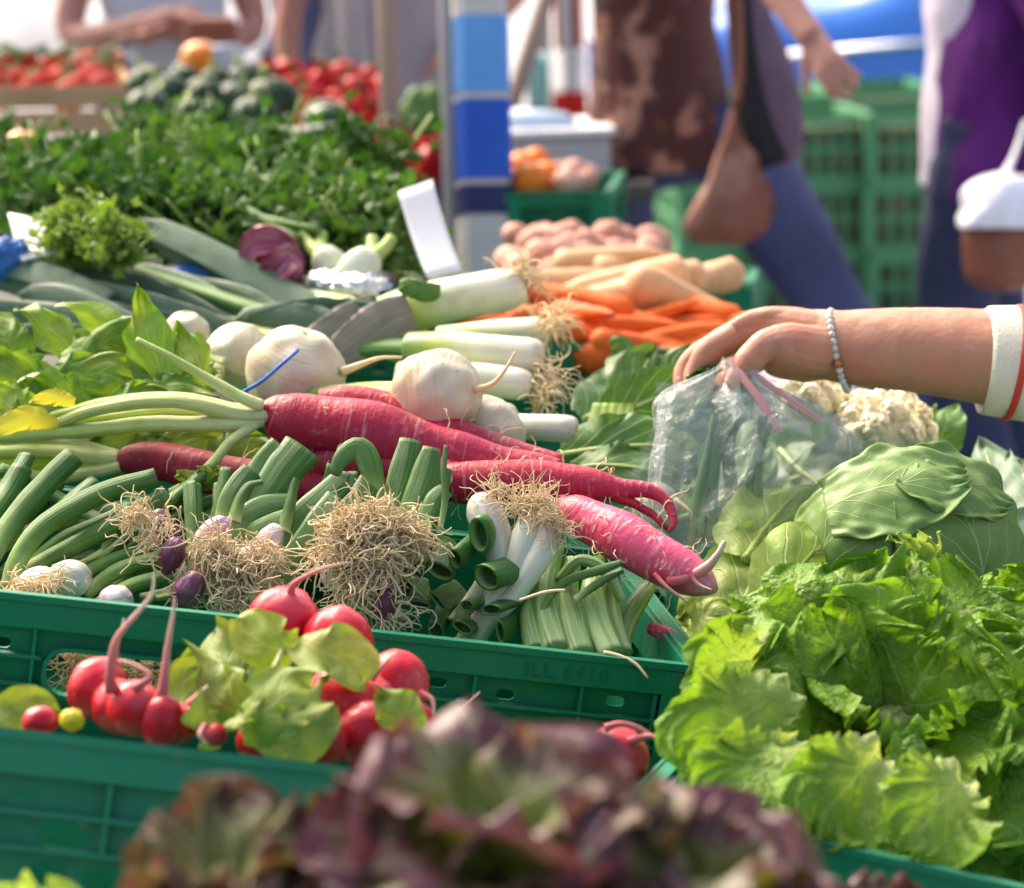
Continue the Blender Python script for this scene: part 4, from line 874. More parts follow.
lettuce('pale green lettuce just cut off at the bottom left corner', 20, 930, 1.40, .045, 'palelettuce', axis=(0, -.2, 1), seed=65, **{**ROAK, 'cat': 'lettuce'})
lettuce('small dark red leaf lettuce cut off at the bottom edge under the green crate rim', 880, 925, 1.38, .04, 'redlettuce', axis=(0, -.2, 1), seed=69, **ROAK)
c_oak = crate('green crate of dark oak leaf lettuces nearest the camera, only its lettuce in view', w=.62, d=.26, h=.16, slot=False)
frame(c_oak, .08, -.90, -.12)

# ---------------------------------------------------------------- big green cabbage
def cabbage(label, x, y, z, r, seed=1):
    c = P(x, y, z); R = r * z / FPX; root = thing('green_cabbage', label, 'cabbage', c - np.array([0, 0, R]))
    mb = MB(); mb.ball(c, (R * 1.06, R, R * .9), k=20, rough=.05, rs=2); mb.build('head', M['cabbage'], root)
    vw = nrm(CAM - c); right = nrm(np.cross([0, 0, 1], -vw)); right = -right if right.dot(RT) < 0 else right
    def wrap(cx, cy, up, span_u, span_v, lift, seed, edgecurl, flip=1):
        """a leaf hugging the ball: (cx, cy) on the visible disc of radius 1, 'up' the direction of its midrib"""
        n = right * cx + np.array([0, 0, 1.0]) * cy + vw * math.sqrt(max(.05, 1 - cx * cx - cy * cy)); n = nrm(n)
        t = nrm(right * up[0] + np.array([0, 0, 1.0]) * up[1]); t = nrm(t - n * t.dot(n)); s = np.cross(t, n)
        nu, nv = 45, 50; G = np.zeros((nv, nu, 3)); A = np.zeros((nv, nu)); B = np.zeros((nv, nu))
        for i in range(nv):
            v = i / (nv - 1); av = (v - .42) * 2 * span_v
            w = span_u * (math.sin(PI * min(1, .12 + .86 * v)) ** .5)
            for j in range(nu):
                u = j / (nu - 1) * 2 - 1; au = u * w * (1 + .05 * math.sin(9 * v + seed) + .03 * math.sin(23 * v + seed))
                d = nrm((n * math.cos(av) + t * math.sin(av)) * math.cos(au) + s * math.sin(au))
                e = max(abs(u), (v - .55) / .45)
                rr = R * lift * (1 + .025 * noise.noise(Vector(d * 6) + Vector((seed, 0, 0))) + edgecurl * max(0, e - .55) ** 2 * (1 + .6 * math.sin(13 * (u + v) + seed)) + .012 * max(0, e) ** 3 * math.sin(22 * (u - v) + seed))
                G[i, j] = c + d * np.array([1.06, 1, .94]) * rr; A[i, j] = v; B[i, j] = u
        mb = MB(); mb.grid(G, A, B); mb.build('outer_leaf', M['cabbage'], root, solid=.0012)
    wrap(.10, -.35, (.04, 1), 1.1, 1.0, 1.03, seed, .05)
    wrap(.62, -.15, (-.25, 1), .75, .95, 1.075, seed + 2, .16)
    wrap(-.70, -.25, (.30, 1), .7, .85, 1.06, seed + 4, .06)
    wrap(-.22, .60, (.95, .30), .50, .62, 1.12, seed + 6, .25)
    wrap(.40, .72, (.9, -.35), .42, .5, 1.10, seed + 8, .30)
    return root
cabbage('big round green cabbage with pale veins and a folded top leaf, behind the frilly lettuce', 906, 543, 2.18, 100, 3)
mb = MB()
for k in range(6): pleaf(mb, [(722 + 190 + k * 2, 560, 2.03), (910 + k * 6, 548, 2.025), (908 + (k - 2) * 10, 538 - (k % 2) * 6, 2.02)], 8, .5 * (k - 3), ruf=.003, freq=8, seed=k, nv=12, nu=9)
mb.solo('pale_leaf_tip', M['palelettuce'], 'pale yellowish leaf tip standing between the lettuce and the cabbage', 'leaf')

def big_leaf_plant(name, label, cat, leaves, mt, ribs=True, rib='chardrib', **kw):
    L0 = leaves[0][0]; root = thing(name, label, cat, P(*L0[0]) - np.array([0, 0, .03]))
    for i, (L, w, tl) in enumerate(leaves):
        mb = MB(); pleaf(mb, L, w, tl, **{**dict(ruf=.006, freq=6, pucker=.006, frill=.03, lobes=.04, seed=i * 2.3 + len(label), nu=31, nv=34, cup=.3), **kw}); lf = mb.build('leaf', M[mt], root)
        if ribs:
            W, _ = pix([tuple(q[:3]) + (1,) for q in L]); q = spl(W, 30); mb = MB(); r = w * .10 * L[0][2] / FPX
            mb.tube(q[:26] - np.outer(np.ones(26), nrm(q.mean(0) - CAM)) * r * .4, np.linspace(r, r * .25, 26), k=8); mb.build('rib', M[rib], lf)
    return root
big_leaf_plant('leafy_chard', 'broad dark green chard leaves with pale stems left of the plastic bag', 'chard', [
    ([(585, 420, 2.52), (618, 400, 2.55), (640, 375, 2.58), (655, 345, 2.60)], 46, .3),
    ([(600, 425, 2.48), (640, 405, 2.46), (680, 390, 2.45), (720, 385, 2.45)], 34, -.3),
    ([(560, 455, 2.40), (605, 448, 2.38), (650, 445, 2.37), (700, 448, 2.37)], 36, .2),
    ([(570, 470, 2.38), (600, 465, 2.36), (640, 468, 2.35), (690, 480, 2.35)], 28, .5),
    ([(620, 400, 2.6), (612, 375, 2.62), (622, 352, 2.64), (612, 340, 2.64)], 26, .8),
    ([(650, 400, 2.58), (668, 375, 2.58), (676, 355, 2.58), (690, 345, 2.58)], 20, .6)], 'darkleaf')
mb = MB()
for k in range(5): ptube(mb, [(596 + k * 7, 452, 2.42, 7), (594 + k * 8, 430, 2.44, 7.5), (598 + k * 8, 405, 2.46, 6)], 14, k=10, flat=.6)
mb.solo('pale_stem_bundle', M['stalk'], 'stub of pale cut leaf stems standing among the chard leaves', 'stems')
big_leaf_plant('loose_leaf_lettuce', 'pale green smooth lettuce lying under the plastic bag', 'lettuce', [
    ([(735, 640, 2.14), (750, 590, 2.18), (775, 545, 2.22), (800, 515, 2.26)], 58, .2),
    ([(705, 660, 2.16), (712, 620, 2.2), (725, 580, 2.24), (745, 545, 2.28)], 40, .5),
    ([(760, 620, 2.02), (790, 580, 2.07), (815, 550, 2.12), (835, 530, 2.18)], 46, -.2),
    ([(680, 620, 2.22), (695, 605, 2.2), (720, 590, 2.2), (760, 590, 2.2)], 34, .4),
    ([(745, 560, 2.2), (765, 530, 2.24), (790, 500, 2.28), (815, 490, 2.3)], 50, .3),
    ([(690, 660, 2.16), (705, 630, 2.16), (720, 612, 2.16), (745, 620, 2.16)], 30, .5)], 'palelettuce', ruf=.006, rib='palelettuce')
big_leaf_plant('kohlrabi_greens', 'grey green broad leaves behind the cabbage at the right edge', 'greens', [
    ([(1000, 560, 2.35), (1000, 520, 2.4), (995, 480, 2.45), (980, 440, 2.5)], 45, .3),
    ([(1040, 560, 2.3), (1035, 515, 2.35), (1025, 480, 2.4), (1010, 455, 2.45)], 50, -.3),
    ([(1010, 600, 2.2), (1020, 560, 2.2), (1030, 530, 2.22), (1050, 500, 2.25)], 40, .3),
    ([(960, 520, 2.4), (985, 500, 2.42), (1010, 490, 2.44), (1050, 480, 2.46)], 34, .6)], 'greyleaf')
big_leaf_plant('cauliflower_greens', 'dark outer leaves lying under the cauliflowers', 'greens', [
    ([(790, 480, 2.5), (835, 468, 2.5), (880, 468, 2.52), (925, 480, 2.55)], 30, .2),
    ([(780, 450, 2.55), (800, 470, 2.5), (830, 490, 2.45), (860, 500, 2.4)], 34, .2),
    ([(700, 470, 2.6), (740, 460, 2.6), (780, 450, 2.6), (820, 450, 2.6)], 40, .3),
    ([(680, 520, 2.35), (720, 500, 2.4), (750, 470, 2.45), (770, 440, 2.5)], 40, .4)], 'darkleaf')

def cauliflower(label, x, y, z, r, leaves, seed):
    c = P(x, y, z); R = r * z / FPX; root = thing('cauliflower', label, 'cauliflower', c - np.array([0, 0, R * .7]), 'cauliflowers')
    rr = random.Random(seed); mb = MB(); mb.ball(c, (R * .95, R * .85, R * .68), k=14)
    for k in range(16):
        f = (k + .5) / 16; ph = math.acos(1 - 1.3 * f); th = k * 2.39996 + seed; d = np.array([math.sin(ph) * math.cos(th), math.sin(ph) * math.sin(th), math.cos(ph)]) * np.array([R, R * .9, R * .72]) * .86
        mb.ball(c + d, R * rr.uniform(.24, .32), k=9, rough=.2, rs=3, seed=k)
        for q in range(26):
            e = nrm([rr.gauss(0, 1), rr.gauss(0, 1), rr.gauss(0, 1)] + d / R); mb.ball(c + d + e * R * .26, R * rr.uniform(.05, .085), k=5, rough=.4, rs=3, seed=q)
    for k in range(40):      # florets on the curd, golden spiral with jitter
        f = (k + .5) / 40; ph = math.acos(1 - 1.5 * f); th = k * 2.39996
        d = np.array([math.sin(ph) * math.cos(th), math.sin(ph) * math.sin(th), math.cos(ph)])
        s = R * rr.uniform(.05, .15); mb.ball(c + d * np.array([R, R * .9, R * .72]) * (1 + .06 * noise.noise(Vector(d * 3))), s, k=6, rough=.5, rs=3.2, seed=k)
    mb.build('curd', M['cauliflower'], root)
    for i, (L, w, tl) in enumerate(leaves): mb = MB(); pleaf(mb, L, w, tl, ruf=.004, freq=6, pucker=.004, seed=seed + i, cup=.4); mb.build('leaf', M['darkleaf'], root)
    return root
cauliflower('larger cream cauliflower under the forearm, its leaves on both sides', 884, 428, 2.47, 47, [([(855, 470, 2.58), (848, 445, 2.57), (838, 420, 2.56), (832, 395, 2.56)], 20, .3), ([(925, 460, 2.6), (940, 440, 2.6), (948, 420, 2.6), (958, 405, 2.62)], 22, .3), ([(918, 450, 2.58), (925, 430, 2.56), (932, 415, 2.56), (936, 405, 2.56)], 15, -.4), ([(880, 478, 2.54), (900, 470, 2.53), (920, 462, 2.54), (935, 455, 2.55)], 14, .3)], 4)
cauliflower('smaller cauliflower between the plastic bag and the larger one', 812, 398, 2.5, 36, [([(820, 445, 2.6), (826, 425, 2.58), (822, 405, 2.57), (812, 395, 2.57)], 16, .3), ([(846, 440, 2.6), (850, 425, 2.6), (848, 408, 2.6), (842, 396, 2.6)], 14, .4)], 9)

# ---------------------------------------------------------------- leeks
def leek(label, shaft, leaves=(), greens=(), roots=None, mt='leekleaf'):
    W, R = pix(shaft); root = thing('leek', label, 'leek', W[0] - np.array([0, 0, R.max()]), 'leeks')
    mb = MB(); q = spl(np.column_stack([W, R]), 36); mb.tube(q[:, :3], q[:, 3], k=20, rough=.04, rs=30); mb.build('shaft', M['leekwhite'], root)
    for L in greens: mb = MB(); ptube(mb, L, 26, k=14, flat=.6, rough=.06, rs=40); mb.build('green_leaf', M['leekgreen'], root)
    for L, w, tl, m2 in leaves:
        mb = MB(); pleaf(mb, L, w, tl, cup=.35, ruf=.002, prof=lambda v: .7 + .3 * math.sin(PI * v) if v < .93 else .7 * (1 - (v - .93) / .08), nu=13, nv=26); mb.build('leaf', M[m2], root, solid=.0015)
    if roots:
        mb = MB(); x, y, z, d, n = roots; tuft(mb, P(x, y, z), d, n, .035, .8, .5, .0009, .3, .012, seed=int(x)); mb.build('roots', M['root'], root)
    return root
leek('uppermost leek with a thick white shaft, roots to the right and a dry cut leaf', [(522, 285, 2.55, 14), (512, 288, 2.55, 21), (470, 296, 2.56, 22), (440, 302, 2.57, 23), (405, 312, 2.58, 24), (385, 320, 2.58, 24)],
     [([(412, 312, 2.55), (390, 322, 2.54), (365, 340, 2.53), (338, 358, 2.52)], 27, .1, 'leekcut'), ([(440, 292, 2.545), (425, 292, 2.54), (410, 288, 2.545), (400, 290, 2.55)], 11, .3, 'leekgreen'), ([(400, 330, 2.57), (380, 342, 2.57), (360, 352, 2.56), (345, 362, 2.56)], 22, .5, 'leekleaf')], roots=(518, 278, 2.55, (.5, 0, .4), 90))
leek('second leek down with a white end pointing right, under the uppermost one', [(542, 358, 2.47, 14), (532, 357, 2.47, 19), (490, 353, 2.48, 19), (450, 350, 2.5, 19), (410, 350, 2.52, 18)], [], [[(420, 350, 2.52, 17), (390, 348, 2.53, 16), (340, 352, 2.55, 14), (300, 360, 2.57, 12)]], roots=(545, 372, 2.46, (.6, -.2, -.3), 60))
leek('third leek down, mostly hidden behind the round turnip', [(530, 386, 2.44, 12), (518, 384, 2.44, 16), (480, 380, 2.45, 17), (450, 378, 2.46, 16), (400, 376, 2.48, 15)], roots=(540, 390, 2.44, (.6, -.2, -.2), 50))
leek('lowest leek with a pale cut end beside the white turnip', [(572, 430, 2.36, 13), (566, 429, 2.36, 14), (530, 427, 2.37, 13), (490, 424, 2.39, 12), (450, 420, 2.41, 11)], roots=None)
leek('leek root end with straw coloured roots under the carrots', [(548, 330, 2.62, 12), (535, 332, 2.62, 15), (490, 335, 2.64, 15), (440, 340, 2.66, 14)], roots=(552, 320, 2.6, (.6, -.2, .2), 70))
leek('leek with a broad grey green leaf sticking up to the left, blurred', [(420, 330, 2.72, 18), (380, 322, 2.74, 18), (340, 312, 2.76, 18), (310, 305, 2.78, 16)], [([(330, 312, 2.74), (270, 285, 2.78), (205, 250, 2.82), (142, 222, 2.86)], 17, -.5, 'leekleaf'), ([(320, 318, 2.76), (262, 296, 2.79), (200, 266, 2.83), (150, 238, 2.86)], 15, .4, 'leekleaf')])
leek('leek with bright green stem tops lying across the blue film', [(380, 345, 2.66, 14), (340, 335, 2.68, 14), (300, 326, 2.7, 14)], [], [[(310, 328, 2.7, 12), (250, 308, 2.73, 12), (180, 285, 2.77, 11), (110, 262, 2.8, 9)], [(300, 335, 2.68, 10), (230, 322, 2.7, 10), (170, 305, 2.73, 9), (130, 298, 2.75, 8)]])
leek('leek with dark leaves spreading to the left edge under the white card', [(330, 352, 2.62, 14), (280, 345, 2.64, 15), (230, 335, 2.66, 15)], [([(250, 340, 2.64), (180, 318, 2.68), (110, 300, 2.72), (40, 285, 2.76)], 17, .2, 'leekleaf'), ([(240, 340, 2.66), (160, 326, 2.68), (80, 318, 2.70), (0, 312, 2.72)], 17, .4, 'leekleaf'), ([(110, 300, 2.70), (70, 284, 2.73), (30, 270, 2.76), (-10, 262, 2.8)], 14, -.4, 'leekleaf')])
leek('leek with long dark leaves running right behind the turnips', [(420, 356, 2.58, 13), (400, 350, 2.6, 14), (380, 342, 2.62, 14)], [([(400, 322, 2.6), (350, 310, 2.62), (300, 312, 2.64), (240, 325, 2.66)], 14, .6, 'leekleaf'), ([(350, 335, 2.6), (320, 322, 2.62), (280, 318, 2.64), (235, 322, 2.66)], 16, .1, 'leekleaf'), ([(375, 305, 2.62), (345, 325, 2.6), (320, 342, 2.58), (300, 352, 2.57)], 20, .1, 'leekcut')])
leek('leek with dark leaves nearest the radish greens on the far left', [(250, 370, 2.56, 13), (210, 362, 2.58, 14), (170, 352, 2.6, 14)], [([(190, 352, 2.58), (120, 335, 2.61), (60, 322, 2.64), (-20, 310, 2.68)], 18, .2, 'leekleaf'), ([(200, 358, 2.57), (130, 345, 2.59), (60, 340, 2.62), (-20, 338, 2.64)], 18, .4, 'leekleaf'), ([(180, 350, 2.6), (110, 318, 2.66), (60, 298, 2.7), (20, 296, 2.74)], 15, .2, 'leekleaf')])
leek('leek with many long dark leaves fanned out over the left of the heap', [(300, 352, 2.66, 12), (270, 348, 2.67, 13), (240, 342, 2.69, 13)], [
    ([(250, 340, 2.68), (170, 300, 2.74), (90, 276, 2.8), (10, 268, 2.84)], 15, .3, 'leekleaf'), ([(240, 336, 2.7), (170, 316, 2.72), (110, 296, 2.76), (50, 290, 2.8)], 13, -.3, 'leekgreen'),
    ([(230, 345, 2.66), (160, 330, 2.68), (90, 308, 2.72), (20, 300, 2.76)], 14, .5, 'leekgreen'), ([(260, 338, 2.7), (210, 300, 2.76), (160, 280, 2.8), (90, 268, 2.84)], 14, .1, 'leekleaf'), ([(300, 330, 2.7), (250, 300, 2.76), (200, 288, 2.8), (150, 270, 2.82)], 12, .3, 'leekleaf'), ([(100, 318, 2.7), (60, 300, 2.74), (20, 282, 2.78), (-20, 276, 2.8)], 16, .2, 'leekleaf')])
c_leek = crate('green crate holding up the leeks and turnips, hidden behind the onion crate', w=.62, d=.42, h=.165, slot=False); frame(c_leek, .03, .43, -.012)
c_left = crate('green crate under the leek leaves at the left edge behind the onions', w=.5, d=.42, h=.165, slot=False); frame(c_left, -.63, .43, -.012)
c_cab = crate('green crate under the cabbage and cauliflowers', w=.52, d=.40, h=.165, slot=False); frame(c_cab, .62, .05, -.012)
c_cab2 = crate('green crate under the chard leaves and cauliflowers', w=.52, d=.40, h=.165, slot=False); frame(c_cab2, .62, .47, -.012)
# ---------------------------------------------------------------- people
def hand_tubes(mb, wrist, d, side, n, s=1.0, curl=.5):
    """a relaxed hand: palm and five bent fingers; d points to the fingers, side towards the thumb, n the back of the hand"""
    d, side, n = nrm(d), nrm(side), nrm(n); w = np.asarray(wrist, float)
    mb.tube(spl([w - d * .02, w + d * .035 * s, w + d * .085 * s], 10), np.array([.026, .03, .031, .033, .035, .036, .036, .035, .033, .028]) * s, k=12, flat=.42, up=n)
    for i, (o, l) in enumerate(((.03, .070), (.010, .080), (-.011, .075), (-.031, .058))):
        p = w + (d * .082 + side * o) * s; pts = [p - d * .02 * s, p]; v = d + side * o * 3
        for k in range(3): v = nrm(v - n * curl * (.35 + .25 * k)); p = p + v * l * s * (.45, .32, .23)[k]; pts.append(p)
        mb.tube(spl(pts, 14), np.linspace(.0098, .0072, 14) * s, k=8)
    p = w + (d * .015 + side * .026) * s; pts = [p]; v = nrm(d + side * 1.0 - n * .3)
    for k in range(3): p = p + v * s * (.038, .03, .024)[k]; pts.append(p); v = nrm(v + d * .5 - n * .15)
    mb.tube(spl(pts, 12), np.linspace(.0135, .0085, 12) * s, k=8)

def person(label, loc, yaw, J, shirt='greytop', trousers='darkdenim', sleeve=.9, skin='skin2', extra_shirt=None, hem=.86, vox=.0075, scale=1.0, hands=(True, True)):
    """J: elbow / wrist / knee / ankle positions in the figure's own frame (x right, y forward, z up)"""
    root = thing('person', label, 'person', loc)
    D = dict(hipL=(-.09, 0, .92), hipR=(.09, 0, .92), kneeL=(-.10, .03, .50), kneeR=(.10, .03, .50), ankL=(-.10, -.02, .09), ankR=(.10, -.02, .09),
             shL=(-.17, 0, 1.37), shR=(.17, 0, 1.37), elL=(-.23, -.03, 1.10), elR=(.23, -.03, 1.10), wrL=(-.24, .06, .86), wrR=(.24, .06, .86))
    D.update(J); D = {k: np.array(v, float) for k, v in D.items()}
    b = MB()
    b.tube(spl([(0, 0, .84), (0, .0, .95), (0, .01, 1.1), (0, 0, 1.25), (0, -.01, 1.36), (0, -.01, 1.42)], 20), np.interp(np.linspace(0, 1, 20), [0, .2, .45, .7, .9, 1], [.12, .155, .125, .15, .15, .07]), k=18, flat=.66, up=(0, 1, 0))
    b.tube(spl([(0, -.01, 1.38), (0, .005, 1.47), (0, .01, 1.53)], 8), .052, k=12)
    b.ball((0, .02, 1.585), (.073, .092, .115), k=14); b.tube([(0, .10, 1.60), (0, .128, 1.572), (0, .10, 1.563)], [.009, .014, .008], k=8)
    b.tube([(-.02, .098, 1.535), (.02, .098, 1.535)], .008, k=6); b.tube([(-.04, .092, 1.612), (.04, .092, 1.612)], .010, k=6)
    for s in (-1, 1): b.ball((s * .075, .01, 1.585), (.012, .02, .032), k=8)
    for s in 'LR':
        b.tube(spl([D['hip' + s], D['knee' + s], D['ank' + s]], 18), np.interp(np.linspace(0, 1, 18), [0, .3, .5, .68, 1], [.086, .078, .052, .056, .036]), k=12)
        a = D['ank' + s]; b.tube(spl([a + (0, -.04, -.03), a + (0, .05, -.045), a + (0, .16, -.065)], 8), [.032, .036, .038, .038, .036, .034, .03, .022], k=10)
        b.tube(spl([D['sh' + s] + (.03 if s == 'L' else -.03, 0, 0.0), D['el' + s], D['wr' + s]], 20), np.interp(np.linspace(0, 1, 20), [0, .2, .5, .62, 1], [.052, .047, .036, .037, .026]), k=12)
        f = nrm(D['wr' + s] - D['el' + s] + np.array([0, 0, -.08])); sd = nrm(np.cross(f, [1 if s == 'L' else 1, 0, 0]))
        if hands[0 if s == 'L' else 1]:
            n = nrm(np.cross(sd, f)) * (1 if s == 'R' else 1); n = n if (n[0] > 0) == (s == 'R') else -n
            hand_tubes(b, D['wr' + s], f, np.array([0, 1, 0]) - f * f[1], n, .84, 1.1)
    def part(mb, nm, m, v=vox, it=4):
        me = fuse(mb, v, it); return link(nm, me, M[m], root)
    part(b, 'body', skin, vox * .7, 3)
    t = MB(); t.tube(spl([(0, 0, .78), (0, 0, .95), (0, 0, 1.02)], 10), [.10, .14, .165, .172, .172, .170, .165, .158, .152, .148], k=18, flat=.68, up=(0, 1, 0))
    for s in 'LR': t.tube(spl([D['hip' + s], D['knee' + s], D['ank' + s] + (0, 0, .0)], 18), np.interp(np.linspace(0, 1, 18), [0, .3, .5, .68, 1], [.105, .096, .072, .072, .066]), k=14, rough=.12, rs=9)
    part(t, 'trousers', trousers)
    t = MB(); t.tube(spl([(0, 0, hem), (0, 0, 1.0), (0, .01, 1.12), (0, 0, 1.25), (0, -.01, 1.37), (0, -.01, 1.44)], 22), np.interp(np.linspace(0, 1, 22), [0, .2, .45, .7, .9, 1], [.20, .185, .16, .178, .172, .075]), k=22, flat=.68, up=(0, 1, 0), rough=.08, rs=9)
    for s in 'LR':
        q = spl([D['sh' + s] + (.04 if s == 'L' else -.04, 0, 0), D['el' + s], D['wr' + s]], 24); k = max(4, int(24 * sleeve))
        t.tube(q[:k], np.interp(np.linspace(0, sleeve, k), [0, .25, .5, 1], [.078, .066, .054, .044]), k=14, rough=.1, rs=12)
    part(t, 'shirt', shirt)
    if extra_shirt:
        t = MB(); t.tube(spl([(0, -.02, extra_shirt[1]), (0, -.02, 1.0), (0, -.02, 1.15), (0, -.02, 1.3), (0, -.02, 1.41)], 20), np.interp(np.linspace(0, 1, 20), [0, .3, .6, .9, 1], [.225, .205, .19, .195, .11]), k=22, flat=.66, up=(0, 1, 0), rough=.12, rs=9)
        for s in 'LR':
            q = spl([D['sh' + s] + (.04 if s == 'L' else -.04, 0, 0), D['el' + s], D['wr' + s]], 24); t.tube(q[:22], np.linspace(.088, .055, 22), k=14, rough=.1, rs=12)
        part(t, 'cardigan', extra_shirt[0])
    t = MB(); t.ball((0, -.005, 1.62), (.087, .098, .10), k=14, rough=.12, rs=4); t.ball((0, -.06, 1.56), (.08, .06, .12), k=12, rough=.12, rs=4); part(t, 'hair', 'hair')
    for s in 'LR':
        a = D['ank' + s]; t = MB(); t.tube(spl([a + (0, -.07, -.035), a + (0, .03, -.03), a + (0, .10, -.05), a + (0, .19, -.068)], 12), [.03, .04, .044, .045, .045, .044, .043, .043, .042, .04, .034, .02], k=12)
        t.box(a + (-.04, -.09, -.09), a + (.04, .17, -.074)); part(t, 'shoe', 'shoe', .008, 2)
    root.rotation_euler = (0, 0, yaw); root.scale = (scale,) * 3
    return root

def ground_at(x, y, z):
    p = P(x, y, z); return np.array([p[0], p[1], 0.0])

# shopper walking left in the middle distance
p1 = ground_at(660, 100, 5.2)
person('shopper in a brown floral shirt and blue jeans walking past, bags on the shoulder', p1, math.radians(54),
       dict(kneeL=(-.12, .07, .50), ankL=(-.12, .10, .10), kneeR=(.12, -.34, .52), ankR=(.12, -.66, .20), elL=(-.36, -.42, 1.25), wrL=(-.43, -.60, 1.11), elR=(.22, .16, 1.16), wrR=(.10, .32, 1.32), hipL=(-.10, .06, .92), hipR=(.10, -.08, .92)),
       shirt='floral', trousers='denim', sleeve=.34, hem=.82)
# shopper at the right edge
p2 = ground_at(985, 100, 5.0)
person('shopper in a purple cardigan over a long lilac white top, at the right edge', p2, math.radians(85),
       dict(kneeL=(-.08, .06, .5), kneeR=(.08, -.02, .5), ankR=(.08, -.10, .09), elR=(.22, -.12, 1.12), wrR=(.20, -.04, .86), elL=(-.24, -.12, 1.10), wrL=(-.25, -.10, .85)), shirt='whitetop', trousers='darkdenim', hem=.78, extra_shirt=('purplecloth', .76))
p3 = ground_at(165, 40, 6.4)
person('seller in a pale blue white top behind the tomatoes, forearm held across', p3, math.radians(195),
       dict(elL=(-.22, .04, 1.08), wrL=(.04, .24, 1.10), elR=(.24, .06, 1.09), wrR=(.0, .26, 1.13)), shirt='paletop', sleeve=.3)
p4 = ground_at(318, 40, 7.2)
person('person in navy clothes standing behind the peppers left of the grey post', p4, math.radians(120), {}, shirt='navytop', sleeve=.95, hem=.72)
p5 = ground_at(384, 40, 6.6)
person('person with a bare bent arm, hand on hip, left of the striped pole', p5, math.radians(180),
       dict(elL=(-.36, -.05, 1.17), wrL=(-.17, .06, 1.01), elR=(.25, 0, 1.1)), shirt='greytop', sleeve=.3)

# ---------------------------------------------------------------- the customer reaching in from the right, hand in the close foreground
cb = P(1330, 300, 2.42); cb[2] = 0
root = thing('person', 'customer reaching in from the right, bare forearm, hand holding the plastic bag', 'person', cb)
a = MB()
def hp(L, n=22, k=14, **kw): ptube(a, L, n, k=k, **kw)
hp([(1150, 382, 2.29, 60), (1080, 371, 2.295, 56), (1010, 360, 2.30, 50), (950, 353, 2.31, 45), (900, 349, 2.32, 41.5), (862, 348, 2.33, 39), (838, 346, 2.335, 36), (815, 343, 2.345, 34), (795, 338, 2.355, 30)], 40, 48)
shp = MB(); W, R = pix([(1150, 382, 2.29, 62)]); 
# hand: metacarpals then four fingers curling down, thumb towards the viewer
for L in [[(822, 338, 2.335, 26), (790, 330, 2.34, 22), (762, 326, 2.345, 17), (744, 331, 2.345, 15), (724, 341, 2.345, 12.5), (708, 351, 2.345, 13.5), (698, 366, 2.345, 11), (695, 374, 2.345, 11.5), (695, 384, 2.34, 10), (701, 391, 2.335, 7.5)],
          [(822, 336, 2.36, 24), (788, 328, 2.37, 22), (758, 326, 2.375, 18), (738, 332, 2.38, 14), (714, 345, 2.38, 12.5), (695, 358, 2.38, 12), (684, 372, 2.378, 10.5), (684, 386, 2.372, 9.5), (692, 394, 2.365, 7.5)],
          [(822, 338, 2.385, 24), (788, 331, 2.395, 21), (760, 330, 2.40, 17), (740, 337, 2.405, 13), (720, 349, 2.408, 12), (706, 362, 2.408, 11.5), (700, 376, 2.40, 10), (708, 388, 2.395, 9), (718, 388, 2.39, 7.5)],
          [(822, 342, 2.405, 22), (790, 338, 2.42, 18), (766, 340, 2.428, 14), (750, 348, 2.43, 11), (736, 359, 2.432, 10), (728, 370, 2.43, 9.5), (726, 382, 2.425, 8.5), (732, 390, 2.42, 7)],
          [(830, 350, 2.325, 24), (808, 350, 2.31, 25), (786, 345, 2.30, 23), (768, 345, 2.295, 17), (755, 354, 2.29, 15), (748, 362, 2.288, 15), (742, 371, 2.288, 12.5), (736, 379, 2.288, 11), (732, 385, 2.29, 8)],
          [(822, 352, 2.345, 28), (800, 356, 2.345, 27), (782, 360, 2.35, 20), (770, 360, 2.36, 14)],
          [(815, 345, 2.38, 26), (795, 352, 2.39, 26), (775, 356, 2.39, 18)],
          [(800, 322, 2.338, 12), (770, 318, 2.338, 11), (746, 322, 2.337, 9), (735, 328, 2.337, 7)],
          [(800, 320, 2.37, 12), (765, 317, 2.375, 10), (742, 322, 2.376, 8)],
          [(775, 352, 2.345, 12), (750, 366, 2.335, 10), (735, 375, 2.325, 9.5), (724, 380, 2.318, 9), (720, 380, 2.315, 7)]]:
    hp(L, 34, 16)
me = fuse(a, .0012, 5, root['org'])
nn = [v.normal.copy() for v in me.vertices]; org_ = Vector(root['org'])
for v, n_ in zip(me.vertices, nn):      # gentle unevenness of flesh
    q = v.co + org_; v.co += n_ * (.0007 * noise.noise(q * 60) + .0002 * noise.noise(q * 190))
body = link('body', me, M['skin'], root)
# nails
for (x, y, z, d, ax) in [(688.5, 381, 2.338, (-.8, -.45, -.1), (.15, 0, -1)), (677.5, 383, 2.37, (-.9, -.3, 0), (.1, 0, -1))]:
    mb = MB(); c = P(x, y, z); n_ = nrm(d); l_ = nrm(np.array(ax) - n_ * np.dot(ax, n_)); w_ = np.cross(n_, l_); G = np.zeros((8, 9, 3))
    for i in range(8):
        for j in range(9):
            u, v = (j / 4 - 1), (i / 3.5 - 1); k = math.sqrt(max(0, 1 - .35 * v * v)); G[i, j] = c + w_ * u * .0052 * k + l_ * v * .0062 * (1 - .25 * u * u) - n_ * .0026 * u * u + n_ * .0004
    mb.grid(G, np.zeros((8, 9)), np.zeros((8, 9))); mb.build('fingernail', M['nail'], root, solid=.0006)
